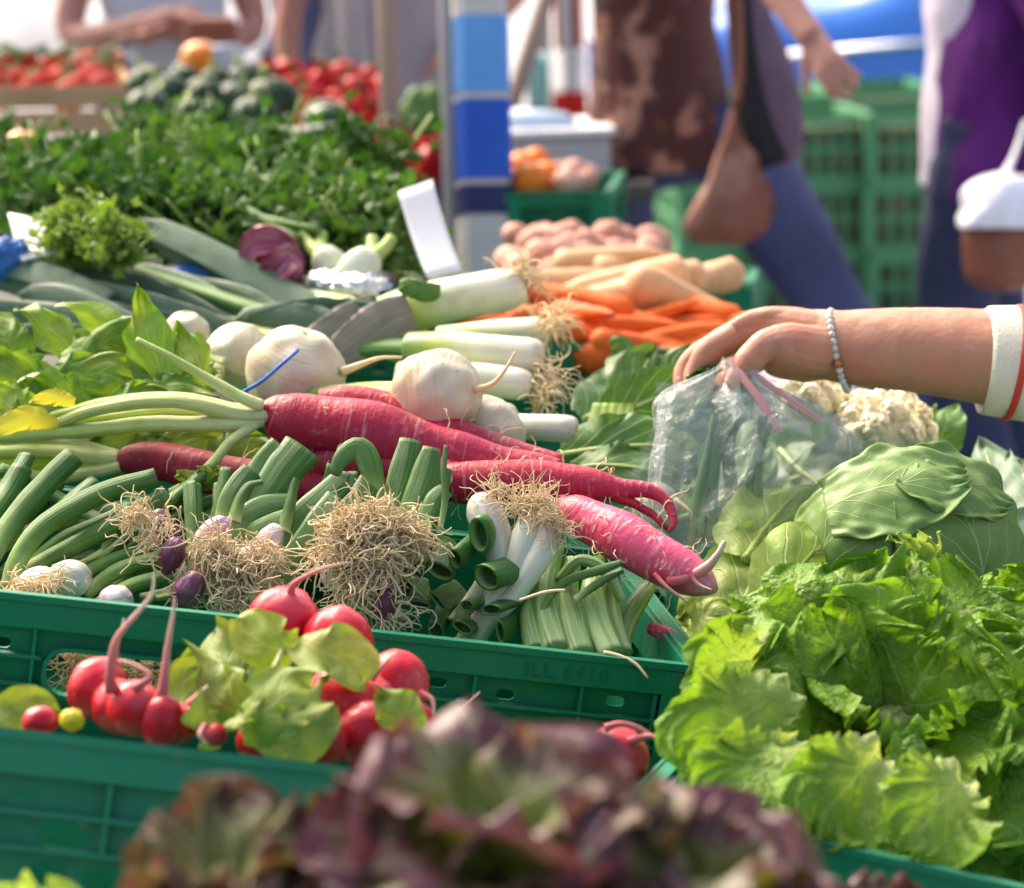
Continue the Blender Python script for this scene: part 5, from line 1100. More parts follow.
# rest of the customer out of frame
b = MB(); c0 = np.array(cb)
sh = c0 + (-.16, -.02, 1.36); elb = P(1160, 384, 2.29)
b.tube(spl([c0 + (0, 0, .85), c0 + (0, 0, 1.1), c0 + (0, 0, 1.3), c0 + (0, 0, 1.42)], 14), [.15, .16, .15, .14, .135, .135, .14, .15, .155, .155, .14, .11, .08, .06], k=16, flat=.7, up=(1, 0, 0))
b.tube([c0 + (0, 0, 1.4), c0 + (-.01, 0, 1.53)], .052, k=12); b.ball(c0 + (-.02, 0, 1.59), (.092, .075, .115), k=14); b.tube([c0 + (-.11, 0, 1.60), c0 + (-.135, 0, 1.572), c0 + (-.10, 0, 1.56)], [.009, .014, .008], k=8)
for s in (-1, 1):
    b.ball(c0 + (-.01, s * .076, 1.585), (.02, .012, .032), k=8)
    b.tube(spl([c0 + (0, s * .09, .92), c0 + (-.02, s * .1, .5), c0 + (.02, s * .1, .09)], 16), np.linspace(.086, .038, 16), k=12)
b.tube(spl([c0 + (0, .17, 1.37), c0 + (.03, .24, 1.08), c0 + (-.08, .26, .86)], 16), np.linspace(.05, .027, 16), k=12)
hand_tubes(b, c0 + (-.08, .26, .86), np.array([-.3, 0, -1]), np.array([-1, 0, .3]), np.array([0, 1, 0]))
b.tube(spl([c0 + (0, -.15, 1.36), c0 + (-.06, -.2, 1.18), elb], 14), np.linspace(.052, .05, 14), k=12)
b.tube(spl([elb, P(1110, 378, 2.292)], 6), .05, k=12)
me2 = fuse(b, .008, 3, root['org'])
import bmesh
bm = bmesh.new(); bm.from_mesh(me); bm.from_mesh(me2); bm.to_mesh(me); bm.free()
me.polygons.foreach_set('use_smooth', [True] * len(me.polygons))
t = MB(); t.tube(spl([c0 + (0, 0, .84), c0 + (0, 0, 1.1), c0 + (0, 0, 1.3), c0 + (0, 0, 1.44)], 18), np.interp(np.linspace(0, 1, 18), [0, .4, .8, .92, 1], [.2, .17, .185, .16, .08]), k=20, flat=.7, up=(1, 0, 0))
q = spl([c0 + (0, -.14, 1.36), c0 + (-.06, -.2, 1.18), elb, P(1090, 375, 2.295), P(1010, 363, 2.30)], 30); t.tube(q, np.interp(np.linspace(0, 1, 30), [0, .4, .7, 1], [.08, .072, .064, .052]), k=20, rough=.06, rs=14)
q = spl([c0 + (0, .14, 1.37), c0 + (.03, .24, 1.08), c0 + (-.06, .26, .9)], 20); t.tube(q, np.linspace(.08, .045, 20), k=16)
link('shirt', fuse(t, .006, 4, root['org']), M['cream'], root)
# cuff with its thickness and red stripe
def cuff(x0, x1, y0, y1, r0, r1, nm, m, dz=0.0):
    mb = MB(); A0, A1 = P(x0, y0, 2.30), P(x1, y1, 2.30)
    ro0, ro1 = r0 * 2.3 / FPX, r1 * 2.3 / FPX; th = .0022
    pts = [A0, A0, A0 + (A1 - A0) * .05, A1 - (A1 - A0) * .05, A1, A1]
    mb.tube(pts, [ro0 - th * 1.6, ro0 - th * .4, ro0, ro1, ro1 - th * .4, ro1 - th * 1.6], k=32, cap=False, up=(0, 0, 1)); mb.build(nm, M[m], root)
cuff(984, 1060, 360, 366, 55, 61, 'sleeve_cuff', 'cream'); cuff(1009, 1016, 362, 363, 58.6, 59.2, 'red_stripe', 'redtrim')
t = MB(); t.tube(spl([c0 + (0, 0, .78), c0 + (0, 0, 1.02)], 8), .165, k=18, flat=.7, up=(1, 0, 0))
for s in (-1, 1): t.tube(spl([c0 + (0, s * .09, .92), c0 + (-.02, s * .1, .5), c0 + (.02, s * .1, .1)], 16), np.linspace(.105, .066, 16), k=14)
link('trousers', fuse(t, .009, 3, root['org']), M['darkdenim'], root)
t = MB(); t.ball(c0 + (.005, 0, 1.625), (.098, .087, .10), k=14, rough=.1, rs=4); t.ball(c0 + (.06, 0, 1.56), (.06, .08, .12), k=12); link('hair', fuse(t, .008, 2, root['org']), M['hair'], root)
for s in (-1, 1):
    t = MB(); q = c0 + (.02, s * .1, 0); t.tube(spl([q + (.06, 0, .05), q + (-.04, 0, .055), q + (-.17, 0, .025)], 10), np.linspace(.045, .03, 10), k=12); t.box(q + (-.18, -.04, 0.002), q + (.08, .04, .016)); link('shoe', fuse(t, .008, 2, root['org']), M['shoe'], root)

# beaded bracelet round the wrist
bt = thing('bracelet', 'silver grey beaded bracelet with one copper bead round the reaching wrist', 'bracelet', P(838, 345, 2.335))
mb = MB(); cp = MB(); c = P(839, 347, 2.335); ux = nrm(P(841.5, 387, 2.32) - P(834, 307, 2.33)); fa = nrm(P(900, 350, 2.32) - P(800, 340, 2.35)); uy = nrm(np.cross(fa, ux))
for k in range(34):
    t_ = 2 * PI * k / 34; rr = 39.5 * 2.335 / FPX
    p = c + ux * (math.cos(t_) * rr + (.0035)) + uy * math.sin(t_) * rr * 1.0 + fa * .004 * math.cos(t_ + .4)
    near = (p - c).dot(nrm(CAM - c)) > .012 and abs((p - c).dot(ux) - .019) < .0037
    (cp if near else mb).ball(p, .0044 if near else .0034, k=7)
mb.build('grey_beads', M['beads'], bt)
if cp.n: cp.build('copper_bead', M['copper'], bt)

# ---------------------------------------------------------------- clear plastic bag held by the hand
bag = thing('plastic_bag', 'clear bluish plastic bag gathered in the hand, greens showing through it', 'plastic bag', P(730, 550, 2.28))
def bag_surface(rows, n, nr, ph, deep, depthc):
    rr = spl(np.array(rows, float), nr); G = np.zeros((nr, n, 3)); A = np.zeros((nr, n)); B = np.zeros((nr, n))
    for i, (cx, y, rx, z) in enumerate(rr):
        v = i / (nr - 1)
        for j in range(n):
            th = 2 * PI * j / n
            k = 1 + .13 * (.35 - abs(noise.noise(Vector((math.cos(th) * 2.6, math.sin(th) * 2.6, v * 4.5 + ph + 7))))) + (.03 + .10 * (1 - v)) * math.sin(5 * th + 2.2 * v + ph) + (.05 * (1 - v) + .02) * math.sin(11 * th - 3 * v + ph * 2) + (.035 * (1 - v) + .012) * math.sin(19 * th + 5 * v + 2 * math.sin(3 * v + ph)) + .05 * noise.noise(Vector((math.cos(th) * 5, math.sin(th) * 5, v * 3 + ph))) + .03 * noise.noise(Vector((math.cos(th) * 2, math.sin(th) * 2, v * 5 + ph)))
            x = cx + rx * k * math.cos(th); yy = y + (4 + 7 * v) * math.sin(3 * th + ph) * (1 if i else .3)
            zz = z + deep * rx * z / FPX * k * math.sin(th)
            G[i, j] = P(x, yy, zz); A[i, j] = v; B[i, j] = j / n
    mb = MB(); mb.grid(G, A, B, True); return mb
mb = bag_surface([(730, 358, 7, 2.305), (730, 370, 13, 2.305), (729, 386, 44, 2.305), (730, 400, 70, 2.30), (743, 420, 87, 2.295), (751, 440, 95, 2.29), (745, 470, 94, 2.28), (730, 500, 83, 2.27), (714, 530, 68, 2.26), (706, 550, 40, 2.25), (704, 558, 14, 2.25)], 150, 80, .6, .55, 0)
mb.build('film', M['film'], bag)
for L, w in [([(730, 358, 2.285), (742, 376, 2.272), (764, 405, 2.258), (780, 432, 2.25)], 4), ([(742, 364, 2.28), (768, 384, 2.27), (798, 405, 2.265), (820, 420, 2.265)], 3)]:
    mb = MB(); pleaf(mb, L, w, .2, prof=lambda v: 1, nu=7, nv=24, ruf=.001, cup=.5); mb.build('printed_strip', M['pinkstrip'], bag)
for L, w, tl in [([(716, 380, 2.29), (706, 390, 2.28), (685, 398, 2.275), (656, 402, 2.275)], 18, .6), ([(738, 364, 2.28), (760, 385, 2.27), (800, 410, 2.27), (846, 440, 2.28)], 22, .3), ([(690, 400, 2.27), (670, 430, 2.265), (655, 470, 2.262), (650, 520, 2.26)], 26, .2), ([(728, 358, 2.28), (735, 385, 2.265), (745, 420, 2.25), (760, 460, 2.25)], 12, .6)]:
    mb = MB(); pleaf(mb, L, w, tl, prof=lambda v: .5 + .5 * v, nu=15, nv=24, ruf=.005, freq=5, cup=.6, seed=w); mb.build('film_fold', M['film'], bag)
t = thing('spring_onion_bunch', 'green onion tops seen through the clear plastic bag', 'spring onions', P(715, 545, 2.27))
rr = random.Random(5)
for k in range(9):
    x = 690 + k * 8 + rr.uniform(-4, 4); mb = MB(); ptube(mb, [(x, 548 + rr.uniform(-8, 8), 2.27, 4), (x + rr.uniform(-4, 8), 500, 2.28, 5), (x + rr.uniform(0, 18), 450, 2.29, 4), (x + rr.uniform(4, 30), 415, 2.295, 2.5)], 16, k=8, flat=.6); mb.build('green_top', M['scallion'], t)
mb = MB()
for k in range(26): pleaf(mb, [(714 + rr.uniform(-12, 8), 382 + rr.uniform(-6, 10), 2.335), (708 + rr.uniform(-16, 14), 374 + rr.uniform(-8, 10), 2.33), (702 + rr.uniform(-18, 20), 384 + rr.uniform(-10, 8), 2.325)], 4, rr.uniform(-1, 1), ruf=.002, seed=k, nv=8, nu=7)
mb.solo('herb_sprig', M['parsley'], 'small dark herb sprig pinched between the fingers above the bag', 'herbs')
# ---------------------------------------------------------------- things repeated by copying
def place(o, p, rot=(0, 0, 0), sc=1.0):
    o.location = Vector(p); o.rotation_euler = rot; o.scale = (sc,) * 3 if not isinstance(sc, tuple) else sc

def spread(proto, spots, label, group, rots=None, seed=0, smin=.85, smax=1.15):
    """proto itself takes the first spot, copies take the others; spots are (x, y, Z)"""
    R = random.Random(seed)
    for i, q in enumerate(spots):
        o = proto if i == 0 else copy_tree(proto)
        place(o, P(*q[:3]), rots(R, i) if rots else (R.uniform(-.5, .5), R.uniform(-.5, .5), R.uniform(0, 6.28)), R.uniform(smin, smax))
        o['label'] = label if isinstance(label, str) else label[i]; o['group'] = group

def heap(x0, x1, ytop, ybot, z0, z1, dx, dy, seed, jit=.35):
    """places of a heap in view: rows from the back to the front"""
    R = random.Random(seed); out = []; y = ytop; k = 0
    while y <= ybot:
        f = (y - ytop) / max(1, ybot - ytop); x = x0 + (k % 2) * dx * .5
        while x <= x1:
            out.append((x + R.uniform(-jit, jit) * dx, y + R.uniform(-jit, jit) * dy, z0 + (z1 - z0) * f)); x += dx
        y += dy; k += 1
    return out

# carrots and parsnips
def root_veg(name, cat, L, r, m, seed):
    mb = MB(); n = 16; x = np.linspace(0, L, n)
    pts = np.column_stack([x - L / 2, .05 * L * np.sin(x / L * 3 + seed), 0 * x]); rad = r * (np.interp(x / L, [0, .04, .15, .8, 1], [.55, .95, 1, .5, .12]))
    mb.tube(pts, rad, k=14, rough=.1, rs=50, seed=seed); o = link(name, mb.mesh(name), M[m]); o['category'] = cat; return o
R = random.Random(3)
ca = root_veg('carrot', 'carrot', .17, .0165, 'carrot', 1)
sp = [(548, 318, 3.02), (560, 338, 2.95), (588, 312, 3.0), (580, 340, 2.95), (610, 330, 3.0), (632, 322, 3.05), (650, 330, 3.03), (640, 345, 2.98), (668, 322, 3.06), (672, 338, 3.0), (690, 330, 3.04), (700, 345, 3.0), (712, 338, 3.05), (600, 346, 2.96), (620, 350, 2.97), (660, 350, 2.97), (690, 352, 2.98), (540, 300, 3.08), (730, 330, 3.06), (565, 300, 3.08), (640, 308, 3.1), (676, 308, 3.1), (530, 330, 3.0)]
spread(ca, sp, 'orange carrot in the blurred heap under the parsnips', 'carrots heaped behind the leeks', lambda R, i: (R.uniform(0, 6), R.uniform(-.25, .35), (R.uniform(-.6, .6) if i != 2 else 1.9) + (PI if R.random() < .5 else 0)), 4)
pa = root_veg('parsnip', 'parsnip', .17, .026, 'parsnip', 2)
sp = [(650, 286, 3.2), (620, 285, 3.15), (690, 300, 3.1), (612, 262, 3.3), (690, 284, 3.25), (600, 300, 3.1), (640, 268, 3.32), (575, 285, 3.2)]
spread(pa, sp, 'pale brown parsnip lying on top of the carrots', 'parsnips on the carrots', lambda R, i: (R.uniform(0, 6), .12 + R.uniform(-.2, .25), R.uniform(-.8, .6) + (PI if R.random() < .4 else 0)), 6)
# pinkish potatoes
mb = MB(); mb.ball((0, 0, 0), (.030, .024, .022), k=12, rough=.12, rs=2); po = link('potato', mb.mesh('potato'), M['potato']); po['category'] = 'potato'
spread(po, heap(515, 600, 234, 275, 3.75, 3.5, 21, 12, 5) + heap(585, 655, 244, 262, 3.8, 3.6, 20, 9, 8), 'pinkish potato in the blurred heap right of the striped pole', 'pinkish potatoes', seed=7)
mb = MB(); mb.ball((0, 0, 0), .030, k=14, rough=.03, rs=3); og = link('orange', mb.mesh('orange'), M['orange']); og['category'] = 'orange'
spread(og, [(522, 170, 4.45), (536, 162, 4.5), (520, 185, 4.35), (546, 176, 4.4), (530, 182, 4.3)], 'orange in the dark green crate right of the striped pole', 'oranges in the green crate', seed=9)
sh = po.copy(); COL.objects.link(sh); sh.name = 'shallot'; sh['category'] = 'shallot'
spread(sh, [(560, 172, 4.45), (574, 170, 4.4), (568, 182, 4.3), (582, 184, 4.35), (588, 176, 4.45)], 'pale pink shallot heaped beside the oranges in the green crate', 'shallots beside the oranges', seed=10)

# tomatoes, peppers, squash, cucumbers
def tomato_proto():
    root = thing('tomato', '', 'tomato'); mb = MB(); mb.ball((0, 0, 0), (.036, .036, .031), k=14, rough=.04, rs=2); mb.build('fruit', M['tomato'], root)
    mb = MB()
    for k in range(5):
        a = 2 * PI * k / 5; mb.tube([(0, 0, .031), (.012 * math.cos(a), .012 * math.sin(a), .034), (.022 * math.cos(a), .022 * math.sin(a), .030)], [.003, .0025, .001], k=5)
    mb.tube([(0, 0, .029), (.002, .001, .045)], .002, k=5); mb.build('green_calyx', M['vine'], root); return root
to = tomato_proto()
spread(to, heap(-15, 112, 66, 92, 5.35, 5.0, 25, 13, 12), 'ripe red tomato heaped in the pale wooden tray at the far left', 'tomatoes in the wooden tray', seed=13)
mb = MB()
for k in range(34): 
    q = (R.uniform(-15, 118), R.uniform(50, 66), R.uniform(5.2, 5.5)); mb.tube(spl([P(*q), P(q[0] + R.uniform(-14, 14), q[1] - R.uniform(2, 9), q[2]), P(q[0] + R.uniform(-20, 20), q[1] + R.uniform(-4, 6), q[2])], 8), .004, k=5)
mb.solo('tomato_vines', M['vine'], 'dark green tomato vine stems lying along the back of the tomatoes', 'vines', kind='stuff')
tray = thing('wooden_tray', 'pale thin wooden tray holding the red tomatoes at the far left', 'tray', P(50, 138, 4.95))
def plank(a, b, hh, th, nm='side_board'):
    a, b = np.asarray(a), np.asarray(b); d = nrm(b - a); n = nrm(np.cross(d, [0, 0, 1])); mb = MB()
    V = [a + s * n * th / 2 + z * np.array([0, 0, hh]) for z in (0, 1) for s in (-1, 1)] + [b + s * n * th / 2 + z * np.array([0, 0, hh]) for z in (0, 1) for s in (-1, 1)]
    mb.raw(V, [(0, 1, 3, 2), (4, 6, 7, 5), (0, 4, 5, 1), (2, 3, 7, 6), (0, 2, 6, 4), (1, 5, 7, 3)]); return mb.build(nm, M['wood'], tray, smooth=False, bevel=.001)
a, b, c, d = P(-60, 136, 4.92), P(138, 132, 4.98), P(118, 105, 5.42), P(-60, 108, 5.4)
for z in (0, .05): o3 = np.array([0, 0, z]); plank(a + o3, b + o3, .044, .006); plank(b + o3 + (-.004, .004, 0), c + o3, .044, .006); plank(c + o3 + (-.005, 0, 0), d + o3, .044, .006)
for q in (b, c): plank(q + nrm(a - b) * .03 + (0, .012, 0), q + (-.008, .012, 0), .104, .02, 'corner_block')
for q in range(4): plank(a + (d - a) * (q + .3) / 4.4 + (0, 0, -.004), b + (c - b) * (q + .3) / 4.4 + (0, 0, -.004), .005, .09, 'bottom_board')

def pepper(name, m, cat):
    root = thing(name, '', cat); n, k = 16, 22; G = np.zeros((n, k, 3)); A = np.zeros((n, k)); B = np.zeros((n, k))
    for i in range(n):
        v = i / (n - 1); r = .038 * (math.sin(PI * min(1, .04 + .93 * v)) ** .45) * (1 - .22 * v)
        for j in range(k):
            t = 2 * PI * j / k; rr = r * (1 + .10 * math.cos(4 * t)); G[i, j] = (rr * math.cos(t), rr * math.sin(t), .04 - .08 * v + .008 * math.cos(4 * t) * (v > .8)); A[i, j] = v
    mb = MB(); mb.grid(G, A, B, True); mb.build('fruit', M[m], root); mb = MB(); mb.tube(spl([(0, 0, .034), (.002, 0, .05), (.01, .004, .066)], 8), [.007, .005, .0045, .004, .004, .004, .0045, .005], k=8); mb.build('green_stem', M['vine'], root); return root
pe = pepper('red_pepper', 'pepper', 'pepper')
spread(pe, heap(258, 385, 80, 128, 5.6, 5.1, 27, 13, 15, .3)[:28], 'glossy red pepper in the heap left of the brown post', 'red peppers', seed=16)
pe2 = pepper('orange_pepper', 'orangepepper', 'pepper')
spread(pe2, [(296, 112, 4.9), (302, 146, 4.35), (343, 152, 4.2), (10, 155, 4.2), (24, 158, 4.15)], ['orange pepper at the left end of the red pepper heap', 'orange pepper just below the dark melon', 'orange pepper at the top right of the parsley', 'orange pepper at the left edge below the wooden tray', 'orange pepper near the left edge, right one of two below the wooden tray'], 'orange peppers', seed=17)
sq = thing('dark_squash', '', 'squash'); mb = MB(); n, k = 14, 40; G = np.zeros((n, k, 3))
for i in range(n):
    v = PI * (i + .05) / (n - .9)
    for j in range(k):
        t = 2 * PI * j / k; rr = .056 * math.sin(v) * (1 + .045 * math.cos(9 * t)); G[i, j] = (rr * math.cos(t), rr * math.sin(t), .05 * math.cos(v))
mb.grid(G, np.zeros((n, k)), np.tile(np.arange(k) / k, (n, 1)), True); mb.build('fruit', M['squash'], sq); mb = MB(); mb.tube([(0, 0, .045), (.004, 0, .06), (.012, 0, .07)], [.008, .006, .007], k=7); mb.build('stem', M['parsleystem'], sq)
spread(sq, heap(155, 272, 84, 124, 4.7, 4.3, 31, 15, 18, .3), 'dark green squash in the round heap between the tomatoes and the red peppers', 'dark squashes', seed=19, smin=.5, smax=1.05)
cu = MB(); x = np.linspace(-.1, .1, 16); cu.tube(np.column_stack([x, x * x * 1.2, 0 * x]), .022 * np.sqrt(np.maximum(.06, 1 - (x / .103) ** 4)), k=14, rough=.06, rs=40); cu = link('cucumber', cu.mesh('cucumber'), M['cucumber']); cu['category'] = 'cucumber'
spread(cu, [(250, 158, 3.9), (265, 168, 3.8), (240, 172, 3.75), (275, 150, 4.0), (262, 182, 3.7), (290, 160, 3.9)], 'dark green cucumber lying between the parsley heaps', 'cucumbers', lambda R, i: (0, R.uniform(-.2, .2), R.uniform(-.4, .5)), 20, 1.0, 1.4)
ml = thing('dark_melon', 'dark round melon with a pale rim beside the red peppers', 'melon', P(326, 142, 4.7)); mb = MB(); mb.ball(P(326, 126, 4.7), (.046, .044, .042), k=16); mb.build('fruit', M['cucumber'], ml)
mb = MB(); c = P(326, 126, 4.7); mb.tube([c + .047 * (RT * math.cos(t) + UP * math.sin(t)) for t in np.linspace(.2, 2.9, 20)], .004, k=6); mb.build('pale_rim', M['fennel'], ml)

# parsley bunches
def parsley_proto(seed, n=300, m='parsley', ln=.10):
    R = random.Random(seed); root = thing('parsley_bunch' if m != 'dill' else 'celery_leaf_bunch', '', 'parsley' if m != 'dill' else 'celery')
    st = MB(); lf = MB()
    for k in range(26):
        a, q = R.uniform(0, 2 * PI), abs(R.gauss(0, .55)); d = np.array([math.cos(a) * math.sin(q), math.sin(a) * math.sin(q), math.cos(q)])
        p = spl([np.zeros(3), d * ln * .5 + (0, 0, .01), d * ln * R.uniform(.8, 1.1)], 6); st.tube(p, np.linspace(.0022, .001, 6), k=5)
        for b in range(n // 26):
            c = p[R.randrange(2, 6)] + np.array([R.gauss(0, .026), R.gauss(0, .026), R.gauss(0, .016)]); v = nrm([R.gauss(0, 1), R.gauss(0, 1), R.gauss(.2, .7)]); s = nrm(np.cross(v, [R.gauss(0, 1), R.gauss(0, 1), R.gauss(0, 1)])); w = np.cross(s, v); L = R.uniform(.018, .032)
            V, F = [c], []
            for j, (x, y) in enumerate([(-.15, .1), (-.5, .35), (-.42, .62), (-.2, .55), (-.16, .85), (0, 1.05), (.16, .85), (.2, .55), (.42, .62), (.5, .35), (.15, .1)]):
                V.append(c + s * x * L * 1.1 + v * y * L + w * (abs(x) * .5 + R.uniform(-.1, .1)) * L)
            lf.raw(V, [(0, j, j + 1) for j in range(1, 11)], .5, 0)
    for k in range(9):
        a = R.uniform(0, 2 * PI); d = np.array([math.cos(a), math.sin(a), R.uniform(.1, .9)]); st.tube(spl([d * .02, d * .06, d * R.uniform(.10, .15)], 6), np.linspace(.003, .002, 6), k=5)
    st.build('stems', M['parsleystem'], root); lf.build('leaves', M[m], root, smooth=False); return root
pr = [parsley_proto(1), parsley_proto(2, 330), parsley_proto(3, 260, 'parsley2')]
for p_ in pr: p_['category'] = 'parsley'
sp = heap(-5, 205, 184, 232, 3.45, 3.02, 44, 16, 21, .4) + heap(235, 385, 188, 262, 3.35, 2.92, 44, 21, 22, .35) + [(150, 166, 3.6), (190, 158, 3.7), (215, 240, 2.98), (210, 205, 3.2)]
Rr = random.Random(5)
for i, q in enumerate(sp):
    o = pr[i] if i < 3 else copy_tree(pr[Rr.randrange(3)])
    left = q[0] < 215
    o['label'] = 'leafy green parsley bunch in the heap below the wooden tray' if left else 'leafy green parsley bunch in the heap beside the white price card'
    o['group'] = 'parsley left heap' if left else 'parsley right heap'
    p = P(q[0], q[1] + 14, q[2]); place(o, p, (Rr.uniform(-.9, .5), Rr.uniform(-.8, .8), Rr.uniform(0, 6)), Rr.uniform(.55, .95))
ce = parsley_proto(9, 420, 'dill', .10)
for i, (x, y, z) in enumerate([(85, 245, 2.8), (110, 258, 2.76), (70, 262, 2.78)]):
    o = ce if i == 0 else copy_tree(ce); place(o, P(x, y + 8, z), (.2 * i, -.3, i * 2.0), .5); o['group'] = 'yellow green celery tops'; o['label'] = 'yellowish green celery leaf tops beside the white card at the left'
for L in [[(640 - 380, 205, 3.0, 4), (240, 215, 2.95, 5), (330, 262, 2.86, 4)], [(225, 198, 3.05, 5), (262, 222, 2.95, 5), (300, 238, 2.9, 4)]][:1]:
    mb = MB(); ptube(mb, [(218, 196, 2.98, 4), (250, 212, 2.93, 5), (300, 240, 2.88, 5)], 14); ptube(mb, [(236, 210, 2.95, 3), (280, 222, 2.9, 4), (320, 230, 2.88, 4)], 14); mb.solo('celery_stalk', M['leekgreen'], 'pair of light green celery stalks lying across the parsley', 'celery')

# radicchio, fennel in foil, blue film, cards
rc = thing('radicchio', 'pink and purple radicchio head behind the broad leek leaf', 'radicchio', P(270, 280, 2.85)); mb = MB(); mb.ball(P(272, 260, 2.85), (.042, .036, .032), k=18, rough=.1, rs=2.5, axis=(.6, -.5, .4)); mb.build('head', M['radicchio'], rc)
for L in [[(245, 262, 2.81), (255, 246, 2.81), (275, 242, 2.82), (300, 256, 2.82)], [(262, 285, 2.8), (280, 266, 2.79), (290, 255, 2.8), (306, 262, 2.81)]]: mb = MB(); pleaf(mb, L, 17, .3, cup=-.8, ruf=.002, seed=L[0][0]); mb.build('outer_leaf', M['radicchio'], rc)
for i, (x, y, z, r, ax) in enumerate([(332, 268, 2.86, 19, (-.5, 0, .9)), (358, 272, 2.82, 21, (.6, 0, .8))]):
    f = thing('fennel_bulb', ['pale fennel bulb wrapped in foil beside the radicchio', 'pale fennel bulb wrapped in foil, the one nearer the white price card'][i], 'fennel', P(x, y + 20, z), 'fennel bulbs in foil'); mb = MB(); mb.ball(P(x, y, z), np.array([1, .9, 1.3]) * r * z / FPX, k=16, rough=.05, rs=3, axis=ax); mb.build('bulb', M['fennel'], f)
    for k in (-1, 1): mb = MB(); ptube(mb, [(x + ax[0] * 20, y - 12, z, 9), (x + ax[0] * 34 + k * 6, y - 24, z + .02, 7), (x + ax[0] * 40 + k * 10, y - 34, z + .03, 6)], 10, cut=True); mb.build('cut_stalk', M['parsleystem'], f)
    mb = MB(); mb.ball(P(x, y + 15, z - .03), (.032, .02, .014), k=16, rough=.5, rs=5, seed=i); mb.build('foil_wrap', M['foil'], f)
for i, (x, y, z, r, lab) in enumerate([(4, 258, 2.78, 26, 'crumpled blue plastic film beside the white card at the left edge'), (196, 278, 2.84, 30, 'crumpled blue and white plastic film between the leek leaves')]):
    mb = MB(); mb.ball(P(x, y, z), np.array([1, .5, .8 if i == 0 else .5]) * r * z / FPX, k=18, rough=.35, rs=3.5, seed=i * 4); mb.solo('plastic_film', M['bluebag'], lab, 'plastic')
def card(name, lab, corners, bend=.0):
    W = [P(*c) for c in corners]; n = nrm(np.cross(W[1] - W[0], W[3] - W[0])); mb = MB(); G = np.zeros((10, 8, 3))
    for i in range(10):
        for j in range(8):
            u, v = j / 7, i / 9; G[i, j] = (W[0] * (1 - u) + W[1] * u) * (1 - v) + (W[3] * (1 - u) + W[2] * u) * v + n * bend * math.sin(PI * v)
    mb.grid(G, np.zeros((10, 8)), np.zeros((10, 8))); return mb.solo(name, M['card'], lab, 'card', solid=.002)
card('price_card', 'plain white price card leaning beside the striped pole', [(398, 192, 2.86), (432, 180, 2.88), (462, 272, 2.82), (428, 280, 2.80)], .006)
card('price_card', 'small white card tilted among the leek leaves at the left edge', [(8, 214, 2.84), (54, 222, 2.84), (68, 252, 2.78), (22, 262, 2.76)], .004)

# ---------------------------------------------------------------- posts
def upright(x0, y0, x1, y1, z):
    a, b = P(x0, y0, z), P(x1, y1, z); d = nrm(b - a); d = d if d[2] > 0 else -d; g_ = a - d * (a[2] / d[2]); return g_, d
g_, d = upright(485, 255, 479, 0, 4.3); g_ = g_ + 0; pole = thing('striped_pole', 'thick pale pole with light blue, blue and navy painted bands', 'pole', g_)
w = .082
def sq_tube(mb, z0, z1, hw, bev=.012):
    X = nrm(RT - d * RT.dot(d)); X = nrm(X * math.cos(.12) + np.cross(d, X) * math.sin(.12)); Y = np.cross(d, X); ring = [(sx * (hw - (0 if q else bev)), sy * (hw - (bev if q else 0))) for sx, sy, q in ((1, -1, 1), (1, 1, 1), (1, 1, 0), (-1, 1, 0), (-1, 1, 1), (-1, -1, 1), (-1, -1, 0), (1, -1, 0))]
    V = [g_ + d * z + X * x + Y * y for z in (z0, z1) for x, y in ring]; k = 8
    mb.raw(V, [(j, (j + 1) % k, k + (j + 1) % k, k + j) for j in range(k)] + [tuple(range(k))[::-1], tuple(range(k, 2 * k))])
def zat(y): 
    q = P(482, y, 4.3); return (q - g_).dot(d)
mb = MB(); sq_tube(mb, 0, 2.7, .044); mb.build('post', M['polewhite'], pole, smooth=False)
for y0, y1, m in ((19, 95, 'lightblue'), (102, 181, 'blue'), (187, 216, 'navy'), (-160, -20, 'lightblue'), (-320, -170, 'blue')): mb = MB(); sq_tube(mb, zat(y1), zat(y0), .0462); mb.build('painted_band', M[m], pole, smooth=False)
mb = MB(); X = nrm(RT - d * RT.dot(d)); mb.tube([g_ - X * .058 + (0, -.02, .002), g_ - X * .058 + (0, -.02, 0) + d * 2.7], .012, k=10); mb.build('side_rail', M['steel'], pole)
g_, d = upright(355, 90, 350, 0, 5.9); mb = MB(); mb.tube([g_, g_ + d * 2.6], .034, k=14); mb.solo('grey_post', M['steel'], 'grey steel post standing behind the red peppers', 'post')
g_, d = upright(392, 150, 386, 0, 5.0); mb = MB(); mb.tube([g_, g_ + d * 2.5], .021, k=14); mb.solo('brown_post', M['polewood'], 'thin brownish post right of the red peppers', 'post')
mb = MB(); a, b = P(514, 100, 6.2), P(552, -20, 6.2); dd = nrm(a - b); a2 = a + dd * (a[2] / -dd[2]); mb.tube([a2, b - dd * .6], .022, k=10); mb.solo('leaning_stick', M['polewood'], 'brown wooden pole leaning in front of the red and white banner', 'pole')

